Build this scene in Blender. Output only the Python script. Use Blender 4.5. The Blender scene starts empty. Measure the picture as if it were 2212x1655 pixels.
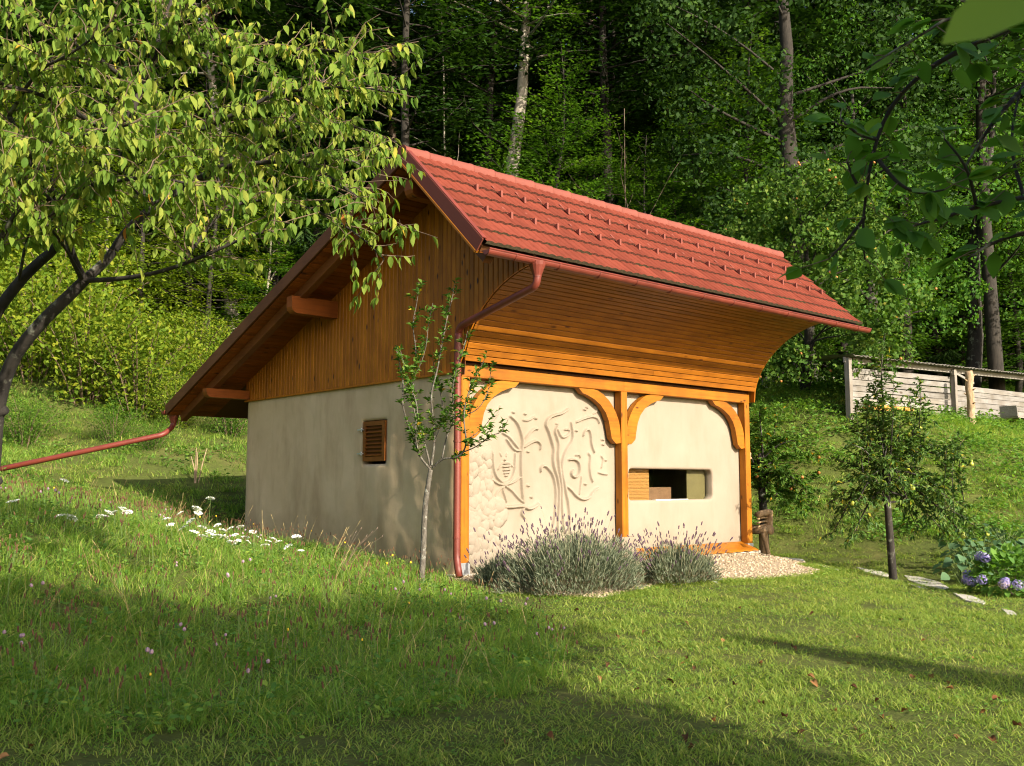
import bpy, bmesh, math, random
import numpy as np
from mathutils import Vector, Matrix, noise as mnoise

# ---------------------------------------------------------------- camera, light, exposure
sc = bpy.context.scene
COL = sc.collection
R = math.radians
CAM = np.array([-8.498, -10.642, 1.158]); YAW, PITCH, FPX = 0.7262, 0.1045, 2080.0
cam_data = bpy.data.cameras.new("camera"); cam = bpy.data.objects.new("camera", cam_data); COL.objects.link(cam)
cam.location = CAM; cam.rotation_euler = (math.pi/2 + PITCH, 0, -YAW)
cam_data.sensor_width = 36.0; cam_data.lens = FPX/2212*36.0
cam_data.clip_start = 0.05; cam_data.clip_end = 600
cam_data.dof.use_dof = True; cam_data.dof.focus_distance = 13.5; cam_data.dof.aperture_fstop = 11.0
sc.camera = cam
SUN_EL, SUN_AZ = 26.0, -1.5          # the light travels along +Y and slightly to +X, just grazing the gable
world = bpy.data.worlds.new("World"); sc.world = world; world.use_nodes = True
wn = world.node_tree.nodes; wl = world.node_tree.links
bg = wn["Background"]; sky = wn.new("ShaderNodeTexSky")
sky.sky_type = 'NISHITA'; sky.sun_disc = False
sky.sun_elevation = R(SUN_EL); sky.sun_rotation = R(180 - SUN_AZ); sky.air_density = 0.9; sky.dust_density = 3.0; sky.ozone_density = 0.6
wl.new(sky.outputs[0], bg.inputs[0]); bg.inputs[1].default_value = 0.125
sun_d = bpy.data.lights.new("sun", 'SUN'); sun = bpy.data.objects.new("sun", sun_d); COL.objects.link(sun)
sun_d.energy = 4.8; sun_d.angle = R(0.55); sun_d.color = (1.0, 0.88, 0.72)
sdir = Vector((-math.sin(R(SUN_AZ))*math.cos(R(SUN_EL)), math.cos(R(SUN_AZ))*math.cos(R(SUN_EL)), -math.sin(R(SUN_EL))))
sun.rotation_euler = sdir.to_track_quat('-Z', 'Y').to_euler()
sun.location = (0, -30, 30)
sc.view_settings.view_transform = 'Standard'; sc.view_settings.look = 'None'
sc.view_settings.exposure = 1.05; sc.view_settings.gamma = 1.0; sc.view_settings.use_curve_mapping = False
sc.render.engine = 'CYCLES'
cy = sc.cycles
cy.max_bounces = 6; cy.diffuse_bounces = 3; cy.glossy_bounces = 2; cy.transmission_bounces = 4; cy.transparent_max_bounces = 4
cy.filter_width = 1.1; cy.use_denoising = True; cy.use_adaptive_sampling = False; cy.sample_clamp_indirect = 2.0; cy.caustics_reflective = False; cy.caustics_refractive = False
rnd = random.Random(7); rng = np.random.default_rng(7)

FW = np.array([math.sin(YAW)*math.cos(PITCH), math.cos(YAW)*math.cos(PITCH), math.sin(PITCH)])
RT = np.array([math.cos(YAW), -math.sin(YAW), 0.0]); UP = np.cross(RT, FW)
def at(u, v, d):                    # a point of the survey photograph (2212 px wide) at depth d metres, in world space
    return CAM + (FW + RT*((u-1106)/FPX) + UP*((827.5-v)/FPX))*d
def on_y(u, v, y):
    r = FW + RT*((u-1106)/FPX) + UP*((827.5-v)/FPX)
    return CAM + r*((y-CAM[1])/r[1])

# ---------------------------------------------------------------- object helpers
def tag(o, label=None, cat=None, group=None, kind=None):
    if label: o["label"] = label
    if cat: o["category"] = cat
    if group: o["group"] = group
    if kind: o["kind"] = kind
    return o
def link(name, data, parent=None):
    o = bpy.data.objects.new(name, data); COL.objects.link(o)
    if parent is not None: o.parent = parent
    return o
def empty(name, loc=(0, 0, 0), rz=0.0, parent=None):
    o = link(name, None, parent); o.location = loc; o.rotation_euler = (0, 0, rz); o.empty_display_size = 0.1
    return o
class MB:
    def __init__(s): s.v = []; s.f = []; s.m = []
    def add(s, vs, fs, m=0):
        b = len(s.v); s.v += [tuple(map(float, p)) for p in vs]
        s.f += [tuple(b+i for i in f) for f in fs]; s.m += [m]*len(fs)
    def box(s, lo, hi, m=0):
        x0, y0, z0 = lo; x1, y1, z1 = hi
        s.add([(x0,y0,z0),(x1,y0,z0),(x1,y1,z0),(x0,y1,z0),(x0,y0,z1),(x1,y0,z1),(x1,y1,z1),(x0,y1,z1)],
              [(3,2,1,0),(4,5,6,7),(0,1,5,4),(1,2,6,5),(2,3,7,6),(3,0,4,7)], m)
    def bar(s, o, a, w, t, c=0.0, m=0):
        """bar from o along a (length vector), section w x t centred on o, chamfer c"""
        o, a, w, t = map(np.array, (o, a, w, t)); lw = np.linalg.norm(w); lt = np.linalg.norm(t)
        wu = w/lw; tu = t/lt; hw, ht = lw/2, lt/2
        if c <= 0: sec = [(-hw,-ht),(hw,-ht),(hw,ht),(-hw,ht)]
        else: sec = [(-hw+c,-ht),(hw-c,-ht),(hw,-ht+c),(hw,ht-c),(hw-c,ht),(-hw+c,ht),(-hw,ht-c),(-hw,-ht+c)]
        n = len(sec)
        vs = [o + wu*p + tu*q for p, q in sec] + [o + a + wu*p + tu*q for p, q in sec]
        fs = [(i, (i+1) % n, n+(i+1) % n, n+i) for i in range(n)] + [tuple(range(n))[::-1], tuple(range(n, 2*n))]
        if np.dot(np.cross(wu, tu), a) < 0: fs = [f[::-1] for f in fs]
        s.add(vs, fs, m)
    def tube(s, pts, rad, n=8, m=0, cap=True):
        pts = [np.array(p, float) for p in pts]; k = len(pts)
        if not hasattr(rad, '__len__'): rad = [rad]*k
        vs = []; prev = None
        for i, p in enumerate(pts):
            d = pts[min(i+1, k-1)] - pts[max(i-1, 0)]; d = d/(np.linalg.norm(d)+1e-9)
            if prev is None:
                h = np.array([0, 0, 1.0]) if abs(d[2]) < 0.9 else np.array([1.0, 0, 0])
                x = np.cross(d, h)
            else: x = prev - d*np.dot(prev, d)
            x /= np.linalg.norm(x)+1e-9; prev = x; y = np.cross(d, x)
            for j in range(n):
                a = 2*math.pi*j/n
                vs.append(p + (x*math.cos(a) + y*math.sin(a))*rad[i])
        fs = [(i*n+j, i*n+(j+1) % n, (i+1)*n+(j+1) % n, (i+1)*n+j) for i in range(k-1) for j in range(n)]
        if cap: fs += [tuple(range(n))[::-1], tuple(range((k-1)*n, k*n))]
        s.add(vs, fs, m)
    def prism(s, poly, axis_vec, m=0):
        poly = [np.array(p, float) for p in poly]; a = np.array(axis_vec, float); n = len(poly)
        vs = poly + [p + a for p in poly]
        s.add(vs, [(i, (i+1) % n, n+(i+1) % n, n+i) for i in range(n)] + [tuple(range(n))[::-1], tuple(range(n, 2*n))], m)
    def mesh(s, name, mats, smooth=False):
        me = bpy.data.meshes.new(name); me.from_pydata(s.v, [], s.f)
        for mt in (mats if isinstance(mats, (list, tuple)) else [mats]): me.materials.append(mt)
        if any(s.m): me.polygons.foreach_set("material_index", s.m)
        if smooth: me.polygons.foreach_set("use_smooth", [True]*len(s.f))
        me.update(); return me
    def build(s, name, mats, parent=None, smooth=False, fix=True):
        me = s.mesh(name, mats, smooth)
        if fix:
            bm = bmesh.new(); bm.from_mesh(me); bmesh.ops.recalc_face_normals(bm, faces=bm.faces); bm.to_mesh(me); bm.free()
        return link(name, me, parent)
def raw_mesh(name, V, F, mats, tone=None, smooth=False, midx=None):
    """numpy mesh: V (n,3), F (m,k) one face size, optional per-face tone attribute"""
    me = bpy.data.meshes.new(name); V = np.asarray(V, np.float32); F = np.asarray(F, np.int32); k = F.shape[1]
    me.vertices.add(len(V)); me.vertices.foreach_set("co", V.ravel())
    me.loops.add(F.size); me.loops.foreach_set("vertex_index", F.ravel())
    me.polygons.add(len(F)); me.polygons.foreach_set("loop_start", np.arange(len(F), dtype=np.int32)*k)
    for mt in (mats if isinstance(mats, (list, tuple)) else [mats]): me.materials.append(mt)
    if midx is not None: me.polygons.foreach_set("material_index", np.asarray(midx, np.int32))
    if smooth: me.polygons.foreach_set("use_smooth", np.ones(len(F), bool))
    if tone is not None:
        at_ = me.attributes.new("tone", 'FLOAT', 'FACE'); at_.data.foreach_set("value", np.asarray(tone, np.float32))
    me.update(calc_edges=True); return me
def unit(a): return a/(np.linalg.norm(a, axis=-1, keepdims=True)+1e-9)
def frames(axis, normal):
    """rotation matrices whose local +Y is axis and local +Z near normal; columns are x,y,z"""
    y = unit(axis); x = unit(np.cross(y, normal)); z = np.cross(x, y)
    return np.stack([x, y, z], axis=-1)
def scatter_faces(bv, bf, P, M, S, tone_jit, tri=True):
    """replicate base verts bv / faces bf at positions P with rotation M and scale S"""
    N = len(P); k = len(bv)
    V = np.einsum('nij,kj->nki', M, bv)*np.asarray(S).reshape(-1, 1, 1) + P[:, None, :]
    F = (bf[None] + (np.arange(N)*k)[:, None, None]).reshape(-1, bf.shape[1])
    T = np.repeat(tone_jit, len(bf))
    return V.reshape(-1, 3), F, T

# ---------------------------------------------------------------- materials
def newmat(name):
    m = bpy.data.materials.new(name); m.use_nodes = True
    nt = m.node_tree; b = nt.nodes["Principled BSDF"]; return m, nt.nodes, nt.links, b
def ramp(n, stops):
    r = n.new("ShaderNodeValToRGB"); e = r.color_ramp.elements
    while len(e) > 1: e.remove(e[0])
    e[0].position = stops[0][0]; e[0].color = (*stops[0][1], 1)
    for p, c in stops[1:]:
        x = e.new(p); x.color = (*c, 1)
    return r
def noise_node(n, l, scale, detail=4, rough=0.55, vec=None, dist=0.0):
    t = n.new("ShaderNodeTexNoise"); t.inputs["Scale"].default_value = scale; t.inputs["Detail"].default_value = detail
    t.inputs["Roughness"].default_value = rough; t.inputs["Distortion"].default_value = dist
    if vec is not None: l.new(vec, t.inputs["Vector"])
    return t
def mapping(n, l, scale=(1, 1, 1), src="Object"):
    tc = n.new("ShaderNodeTexCoord"); mp = n.new("ShaderNodeMapping"); mp.inputs["Scale"].default_value = scale
    l.new(tc.outputs[src], mp.inputs["Vector"]); return mp.outputs[0]
def add_bump(n, l, b, height, strength=0.3, dist=0.01):
    bp = n.new("ShaderNodeBump"); bp.inputs["Strength"].default_value = strength; bp.inputs["Distance"].default_value = dist
    l.new(height, bp.inputs["Height"]); l.new(bp.outputs[0], b.inputs["Normal"]); return bp
def mixcol(n, l, fac, a, bb, mode='MIX'):
    m = n.new("ShaderNodeMix"); m.data_type = 'RGBA'; m.blend_type = mode
    if isinstance(fac, float): m.inputs[0].default_value = fac
    else: l.new(fac, m.inputs[0])
    for sck, v in ((m.inputs[6], a), (m.inputs[7], bb)):
        if isinstance(v, tuple): sck.default_value = (*v, 1)
        else: l.new(v, sck)
    return m.outputs[2]
def plain(name, col, rough=0.6, var=0.15, scale=8, bump=0.0, metal=0.0):
    m, n, l, b = newmat(name); v = mapping(n, l)
    t = noise_node(n, l, scale, 5, 0.6, v)
    r = ramp(n, [(0.3, tuple(c*(1-var) for c in col)), (0.7, tuple(min(1, c*(1+var)) for c in col))])
    l.new(t.outputs[0], r.inputs[0]); l.new(r.outputs[0], b.inputs["Base Color"])
    b.inputs["Roughness"].default_value = rough; b.inputs["Metallic"].default_value = metal
    if bump: add_bump(n, l, b, t.outputs[0], bump, 0.01)
    return m
def wood(name, base, dark, axis, rough=0.5, knots=True, knot_col=None, piece_var=0.12, knot_scale=3.2):
    """stained boards, the grain along axis 0/1/2; every board gets its own tint from its random number"""
    m, n, l, b = newmat(name)
    s = [26.0, 26.0, 26.0]; s[axis] = 1.3
    oi = n.new("ShaderNodeObjectInfo"); tc = n.new("ShaderNodeTexCoord")
    cmb = n.new("ShaderNodeVectorMath"); cmb.operation = 'MULTIPLY_ADD'
    l.new(oi.outputs["Random"], cmb.inputs[0]); cmb.inputs[1].default_value = (37, 53, 71); l.new(tc.outputs["Object"], cmb.inputs[2])
    mp = n.new("ShaderNodeMapping"); mp.inputs["Scale"].default_value = s; l.new(cmb.outputs[0], mp.inputs["Vector"])
    g = noise_node(n, l, 1.0, 5, 0.6, mp.outputs[0], 0.4)
    r = ramp(n, [(0.28, dark), (0.5, base), (0.75, tuple(min(1, c*1.12) for c in base))])
    l.new(g.outputs[0], r.inputs[0]); colr = r.outputs[0]
    hue = n.new("ShaderNodeHueSaturation"); mr = n.new("ShaderNodeMapRange")
    ln_ = noise_node(n, l, 1.7, 4, 0.6, cmb.outputs[0]); lr_ = ramp(n, [(0.35, (0.72, 0.68, 0.62)), (0.62, (1, 1, 1))]); l.new(ln_.outputs[0], lr_.inputs[0]); colr = mixcol(n, l, 1.0, colr, lr_.outputs[0], 'MULTIPLY')
    b.inputs["Specular IOR Level"].default_value = 0.25
    mr.inputs["To Min"].default_value = 1-piece_var; mr.inputs["To Max"].default_value = 1+piece_var
    l.new(oi.outputs["Random"], mr.inputs["Value"]); l.new(mr.outputs[0], hue.inputs["Value"]); l.new(colr, hue.inputs["Color"]); colr = hue.outputs[0]
    if knots:
        ks = [knot_scale*2.2]*3; ks[axis] = knot_scale*0.8
        km = n.new("ShaderNodeMapping"); km.inputs["Scale"].default_value = ks; l.new(cmb.outputs[0], km.inputs["Vector"])
        vo = n.new("ShaderNodeTexVoronoi"); vo.inputs["Scale"].default_value = 1.0; l.new(km.outputs[0], vo.inputs["Vector"])
        kr = ramp(n, [(0.07, (1, 1, 1)), (0.15, (0, 0, 0))]); l.new(vo.outputs["Distance"], kr.inputs[0])
        colr = mixcol(n, l, kr.outputs[0], colr, knot_col or tuple(c*0.3 for c in dark))
    l.new(colr, b.inputs["Base Color"]); b.inputs["Roughness"].default_value = rough
    add_bump(n, l, b, g.outputs[0], 0.25, 0.004)
    return m
GAIN = 1.15
def leafmat(name, stops, trans=0.4, tcol=(1.25, 1.35, 0.5), rough=0.6, source="tone", spec=0.10):
    """leaves: reflect and let light through; the colour runs along the per-leaf tone (or the object's random number)"""
    m, n, l, b = newmat(name)
    if source == "tone":
        a = n.new("ShaderNodeAttribute"); a.attribute_name = "tone"; fac = a.outputs["Fac"]
    else:
        a = n.new("ShaderNodeObjectInfo"); fac = a.outputs["Random"]
    stops = [(p, tuple(min(.8, c*GAIN) for c in col)) for p, col in stops]
    r = ramp(n, stops); l.new(fac, r.inputs[0])
    l.new(r.outputs[0], b.inputs["Base Color"]); b.inputs["Roughness"].default_value = rough
    b.inputs["Specular IOR Level"].default_value = spec
    t = n.new("ShaderNodeBsdfTranslucent")
    l.new(mixcol(n, l, 1.0, r.outputs[0], tcol, 'MULTIPLY'), t.inputs[0])
    mx = n.new("ShaderNodeMixShader"); mx.inputs[0].default_value = trans
    l.new(b.outputs[0], mx.inputs[1]); l.new(t.outputs[0], mx.inputs[2]); l.new(mx.outputs[0], n["Material Output"].inputs[0])
    return m
def bark(name, a, bcol, lichen=None, scale=14):
    m, n, l, b = newmat(name); v = mapping(n, l, (1, 1, 0.35))
    t = noise_node(n, l, scale, 6, 0.65, v)
    r = ramp(n, [(0.35, a), (0.65, bcol)]); l.new(t.outputs[0], r.inputs[0]); c = r.outputs[0]
    if lichen:
        v2 = mapping(n, l); t2 = noise_node(n, l, scale*0.5, 4, 0.7, v2)
        r2 = ramp(n, [(0.56, (0, 0, 0)), (0.64, (1, 1, 1))]); l.new(t2.outputs[0], r2.inputs[0])
        c = mixcol(n, l, r2.outputs[0], c, lichen)
    l.new(c, b.inputs["Base Color"]); b.inputs["Roughness"].default_value = 0.9
    add_bump(n, l, b, t.outputs[0], 0.8, 0.02)
    return m

ORANGE = (0.3440, 0.1240, 0.0064); ORANGE_D = (0.2640, 0.0840, 0.0048)
M = {}
M['wood_x'] = wood('stained_wood_along', ORANGE, ORANGE_D, 0)
M['wood_z'] = wood('stained_wood_upright', ORANGE, ORANGE_D, 2)
M['clad'] = wood('gable_board_stain', (0.40, 0.135, 0.006), (0.29, 0.090, 0.005), 2, 0.5, True, (0.05, 0.012, 0.003), 0.18, 3.0)
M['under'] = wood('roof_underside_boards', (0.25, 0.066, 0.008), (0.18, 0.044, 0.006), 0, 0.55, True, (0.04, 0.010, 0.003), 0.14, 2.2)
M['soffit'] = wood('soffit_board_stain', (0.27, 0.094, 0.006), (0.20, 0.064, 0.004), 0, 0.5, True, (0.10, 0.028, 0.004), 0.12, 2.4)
M['tongue'] = plain('raw_pine_tongue', (0.4960, 0.2400, 0.0480), 0.7, 0.1)
M['groove'] = plain('dark_groove_wood', (0.11, 0.036, 0.006), 0.8, 0.1)
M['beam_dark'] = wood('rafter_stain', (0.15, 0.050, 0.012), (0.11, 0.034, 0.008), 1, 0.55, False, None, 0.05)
M['fascia'] = plain('brown_red_sheet_metal', (0.1360, 0.0288, 0.0144), 0.75, 0.05, 3)
M['gutter'] = plain('red_coated_metal', (0.155, 0.030, 0.018), 0.5, 0.2, 4)
M['fascia_wood'] = wood('verge_board_stain', (0.11, 0.042, 0.016), (0.08, 0.030, 0.011), 1, 0.6, False)
M['zinc'] = plain('zinc_bracket', (0.5, 0.52, 0.54), 0.4, 0.1, 20, 0, 0.7)
M['stone'] = plain('white_plinth_stone', (0.4960, 0.4560, 0.3760), 0.9, 0.12, 12, 0.4)
M['concrete'] = plain('pale_concrete', (0.44, 0.42, 0.37), 0.9, 0.12, 10, 0.3)

def roof_tile_mat(name, col, speck):
    m, n, l, b = newmat(name); v = mapping(n, l, (1, 1, 1))
    oi = n.new("ShaderNodeObjectInfo")
    w = n.new("ShaderNodeTexWave"); w.wave_type = 'BANDS'; w.bands_direction = 'X'; w.inputs["Scale"].default_value = 11.0
    w.inputs["Distortion"].default_value = 0.25; l.new(v, w.inputs["Vector"])
    gv = n.new("ShaderNodeNewGeometry")
    t = noise_node(n, l, 5.0, 6, 0.65, gv.outputs["Position"])
    r = ramp(n, [(0.3, tuple(c*0.82 for c in col)), (0.55, col), (0.8, tuple(c*1.1 for c in col))]); l.new(t.outputs[0], r.inputs[0])
    t2 = noise_node(n, l, 60.0, 3, 0.7, gv.outputs["Position"])
    r2 = ramp(n, [(0.60, (0, 0, 0)), (0.72, (1, 1, 1))]); l.new(t2.outputs[0], r2.inputs[0])
    c = mixcol(n, l, r2.outputs[0], r.outputs[0], speck)
    hue = n.new("ShaderNodeHueSaturation"); mr = n.new("ShaderNodeMapRange")
    mr.inputs["To Min"].default_value = 0.83; mr.inputs["To Max"].default_value = 1.10
    l.new(oi.outputs["Random"], mr.inputs["Value"]); l.new(mr.outputs[0], hue.inputs["Value"]); l.new(c, hue.inputs["Color"])
    l.new(hue.outputs[0], b.inputs["Base Color"]); b.inputs["Roughness"].default_value = 0.8; b.inputs["Specular IOR Level"].default_value = 0.05
    add_bump(n, l, b, w.outputs[0], 0.10, 0.003)
    return m
M['tile'] = roof_tile_mat('red_roof_tile', (0.166, 0.040, 0.025), (0.124, 0.034, 0.022))
M['tile_lip'] = plain('weathered_tile_edge', (0.115, 0.042, 0.026), 0.9, 0.5, 25, 0.4)
M['tile_moss'] = plain('mossy_tile_edge', (0.075, 0.058, 0.028), 0.95, 0.55, 30, 0.5)
M['ridge'] = plain('ridge_tile_red', (0.18, 0.045, 0.028), 0.8, 0.12, 6)
M['shutter'] = wood('shutter_stain', (0.2160, 0.0720, 0.0112), (0.1600, 0.0480, 0.0072), 1, 0.5, False)

def plaster_mat(name, a, bcol, stain, base_z=-0.1):
    m, n, l, b = newmat(name); v = mapping(n, l)
    t = noise_node(n, l, 1.1, 6, 0.6, v); r = ramp(n, [(0.3, a), (0.7, bcol)]); l.new(t.outputs[0], r.inputs[0])
    v2 = mapping(n, l, (1.6, 1.6, 0.45)); t2 = noise_node(n, l, 1.6, 4, 0.6, v2)
    r2 = ramp(n, [(0.46, (0, 0, 0)), (0.72, (0.7, 0.7, 0.7))]); l.new(t2.outputs[0], r2.inputs[0])
    c = mixcol(n, l, r2.outputs[0], r.outputs[0], stain)
    # splash dirt in the lowest half metre, broken up by noise
    sep = n.new("ShaderNodeSeparateXYZ"); gp = n.new("ShaderNodeNewGeometry"); l.new(gp.outputs["Position"], sep.inputs[0])
    t4 = noise_node(n, l, 3.0, 5, 0.65, gp.outputs["Position"])
    ma = n.new("ShaderNodeMath"); ma.operation = 'MULTIPLY_ADD'; ma.inputs[1].default_value = 0.9; l.new(t4.outputs[0], ma.inputs[0]); l.new(sep.outputs[2], ma.inputs[2])
    mrr = n.new("ShaderNodeMapRange"); mrr.inputs["From Min"].default_value = base_z+0.2; mrr.inputs["From Max"].default_value = base_z+1.0
    mrr.inputs["To Min"].default_value = 0.55; mrr.inputs["To Max"].default_value = 0.0; l.new(ma.outputs[0], mrr.inputs["Value"])
    c = mixcol(n, l, mrr.outputs[0], c, tuple(x*0.62 for x in stain))
    t3 = noise_node(n, l, 26.0, 5, 0.7, v)
    l.new(c, b.inputs["Base Color"]); b.inputs["Roughness"].default_value = 0.92
    b.inputs["Specular IOR Level"].default_value = 0.2
    add_bump(n, l, b, t3.outputs[0], 0.18, 0.01)
    return m
M['plaster_front'] = plaster_mat('cream_clay_plaster', (0.255, 0.217, 0.168), (0.292, 0.25, 0.197), (0.235, 0.192, 0.14))
M['plaster_gable'] = plaster_mat('grey_beige_plaster', (0.50, 0.37, 0.22), (0.60, 0.455, 0.285), (0.36, 0.25, 0.14), 0.2)
m, n, l, b = newmat('window_glass')
tr_, gl_, fr_, mx_ = n.new("ShaderNodeBsdfTransparent"), n.new("ShaderNodeBsdfGlossy"), n.new("ShaderNodeFresnel"), n.new("ShaderNodeMixShader")
tr_.inputs[0].default_value = (0.9, 0.92, 0.9, 1); gl_.inputs["Roughness"].default_value = 0.02; fr_.inputs[0].default_value = 1.5
gb_ = n.new('ShaderNodeNewGeometry'); mm_ = n.new('ShaderNodeMath'); mm_.operation = 'MULTIPLY_ADD'; mm_.inputs[1].default_value = -1.0; mm_.inputs[2].default_value = 1.0; l.new(gb_.outputs['Backfacing'], mm_.inputs[0])
m2_ = n.new('ShaderNodeMath'); m2_.operation = 'MULTIPLY'; l.new(mm_.outputs[0], m2_.inputs[0]); l.new(fr_.outputs[0], m2_.inputs[1]); l.new(m2_.outputs[0], mx_.inputs[0]); l.new(tr_.outputs[0], mx_.inputs[1]); l.new(gl_.outputs[0], mx_.inputs[2]); l.new(mx_.outputs[0], n["Material Output"].inputs[0]); M['glass'] = m
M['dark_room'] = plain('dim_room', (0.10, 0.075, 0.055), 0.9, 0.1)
M['cardboard'] = plain('brown_box', (0.22, 0.115, 0.06), 0.8, 0.12)
M['olive'] = plain('olive_panel', (0.165, 0.135, 0.055), 0.5, 0.08)
M['white'] = plain('white_paint', (0.75, 0.74, 0.70), 0.5, 0.04)
m, n, l, b = newmat('bamboo_blind'); v = mapping(n, l)
w = n.new("ShaderNodeTexWave"); w.bands_direction = 'Z'; w.inputs["Scale"].default_value = 22; l.new(v, w.inputs["Vector"])
r_ = ramp(n, [(0.15, (0.22, 0.09, 0.02)), (0.5, (0.55, 0.27, 0.07))]); l.new(w.outputs[0], r_.inputs[0]); l.new(r_.outputs[0], b.inputs["Base Color"]); b.inputs["Roughness"].default_value = 0.6; M['bamboo'] = m

M['grey_wood'] = wood('weathered_grey_boards', (0.245, 0.235, 0.22), (0.15, 0.142, 0.136), 0, 0.85, True, (0.08, 0.065, 0.05), 0.16, 1.5)
M['grey_wood_z'] = wood('weathered_grey_post', (0.27, 0.245, 0.215), (0.17, 0.15, 0.13), 2, 0.85, False)
M['fibre'] = plain('grey_fibre_cement', (0.15, 0.138, 0.12), 0.95, 0.3, 6, 0.4)
M['log'] = bark('weathered_log', (0.25, 0.15, 0.07), (0.44, 0.30, 0.16))
M['dead_bark'] = bark('dead_trunk', (0.20, 0.13, 0.07), (0.42, 0.31, 0.19))
M['bark_dark'] = bark('dark_bark', (0.010, 0.008, 0.006), (0.032, 0.026, 0.020), (0.15, 0.155, 0.12), 9)
M['bark_brown'] = bark('brown_bark', (0.06, 0.042, 0.028), (0.16, 0.115, 0.08))
M['bark_grey'] = bark('pale_grey_bark', (0.17, 0.15, 0.12), (0.34, 0.31, 0.25), (0.14, 0.16, 0.08), 5)
M['bark_young'] = bark('young_grey_bark', (0.06, 0.052, 0.04), (0.15, 0.135, 0.11), (0.26, 0.26, 0.22), 30)
M['bark_shade'] = bark('shaded_bark', (0.012, 0.010, 0.007), (0.034, 0.028, 0.020))  # dark bark with the shade of the wood put into its colour
M['twig'] = plain('twig_brown', (0.14, 0.095, 0.06), 0.8, 0.3, 20)

G = lambda r, g, b: (r, g, b)
M['cherry'] = leafmat('cherry_leaf', [(0, (0.060, 0.130, 0.020)), (0.45, (0.145, 0.225, 0.033)), (0.86, (0.27, 0.30, 0.052)), (0.95, (0.42, 0.36, 0.05)), (0.99, (0.50, 0.32, 0.04)), (1, (0.34, 0.14, 0.03))], 0.42)
M['quince'] = leafmat('round_green_leaf', [(0, (0.06, 0.155, 0.025)), (0.6, (0.105, 0.225, 0.04)), (0.95, (0.15, 0.26, 0.045)), (0.98, (0.26, 0.09, 0.03))], 0.45)
M['apple'] = leafmat('apple_leaf', [(0, (0.045, 0.11, 0.02)), (0.6, (0.095, 0.185, 0.030)), (0.94, (0.17, 0.235, 0.04)), (0.975, (0.50, 0.36, 0.03)), (1, (0.5, 0.3, 0.03))], 0.34, rough=0.6, spec=0.1)
M['apple_far'] = leafmat('far_apple_leaf', [(0, (0.032, 0.078, 0.014)), (0.6, (0.068, 0.135, 0.021)), (0.94, (0.13, 0.18, 0.03)), (1, (0.4, 0.25, 0.03))], 0.34)
M['pear'] = leafmat('pear_leaf', [(0, (0.035, 0.08, 0.02)), (0.55, (0.075, 0.145, 0.03)), (0.95, (0.17, 0.235, 0.045)), (1, (0.35, 0.30, 0.03))], 0.28, rough=0.5, spec=0.2)
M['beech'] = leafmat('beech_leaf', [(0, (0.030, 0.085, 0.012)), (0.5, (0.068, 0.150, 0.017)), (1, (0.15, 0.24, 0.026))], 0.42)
M['beech_yellow'] = leafmat('yellow_green_leaf', [(0, (0.065, 0.125, 0.012)), (0.5, (0.125, 0.19, 0.016)), (1, (0.24, 0.26, 0.022))], 0.42)
M['oak'] = leafmat('oak_leaf', [(0, (0.035, 0.10, 0.016)), (0.5, (0.060, 0.15, 0.022)), (1, (0.12, 0.21, 0.028))], 0.4)
M['dark_leaf'] = leafmat('shaded_leaf', [(0, (0.011, 0.031, 0.007)), (0.6, (0.025, 0.060, 0.011)), (1, (0.055, 0.105, 0.017))], 0.3)  # leaf colour darkened to carry the shade under the canopy
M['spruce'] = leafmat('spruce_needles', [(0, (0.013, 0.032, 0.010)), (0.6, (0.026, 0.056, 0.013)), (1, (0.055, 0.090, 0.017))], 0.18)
M['lavender'] = leafmat('lavender_grey_leaf', [(0, (0.045, 0.06, 0.036)), (0.6, (0.11, 0.135, 0.085)), (0.9, (0.19, 0.215, 0.15)), (1, (0.10, 0.07, 0.045))], 0.2)
M['lav_flower'] = plain('faded_lavender_spike', (0.085, 0.05, 0.075), 0.9, 0.4, 30)
M['lav_stem'] = plain('lavender_stem', (0.27, 0.27, 0.16), 0.8, 0.2)
M['squash'] = leafmat('grey_green_big_leaf', [(0, (0.05, 0.11, 0.05)), (1, (0.10, 0.18, 0.09))], 0.3)
M['grass'] = leafmat('meadow_blade', [(0, (0.075, 0.165, 0.028)), (0.5, (0.165, 0.295, 0.044)), (0.85, (0.32, 0.39, 0.065)), (0.95, (0.40, 0.36, 0.12)), (1, (0.46, 0.38, 0.17))], 0.42)
M['lawn'] = leafmat('lawn_blade', [(0, (0.09, 0.18, 0.030)), (0.5, (0.215, 0.300, 0.058)), (0.85, (0.37, 0.40, 0.10)), (0.95, (0.50, 0.43, 0.16)), (1, (0.50, 0.38, 0.17))], 0.45)
M['weed'] = leafmat('broad_weed_leaf', [(0, (0.065, 0.155, 0.032)), (0.7, (0.13, 0.25, 0.042)), (1, (0.25, 0.32, 0.05))], 0.40)
M['seedhead'] = plain('brown_seed_head', (0.10, 0.050, 0.022), 0.95, 0.4, 40)
M['dry'] = plain('dry_stalk', (0.34, 0.26, 0.11), 0.9, 0.25, 20)
M['umbel'] = plain('white_floret', (0.78, 0.80, 0.70), 0.8, 0.08, 40)
M['pink'] = plain('pink_clover_flower', (0.33, 0.22, 0.27), 0.8, 0.25, 40)
M['yellow'] = plain('yellow_petal', (0.75, 0.50, 0.02), 0.6, 0.1)
M['green_stem'] = plain('green_stem', (0.10, 0.16, 0.035), 0.7, 0.2)
M['brown_leaf'] = leafmat('fallen_brown_leaf', [(0, (0.07, 0.032, 0.016)), (0.6, (0.15, 0.062, 0.024)), (1, (0.27, 0.14, 0.055))], 0.15, (1, 1, 1), 0.7, "object")
M['applefruit'] = plain('red_orange_apple', (0.42, 0.16, 0.04), 0.4, 0.35, 6)
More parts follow.
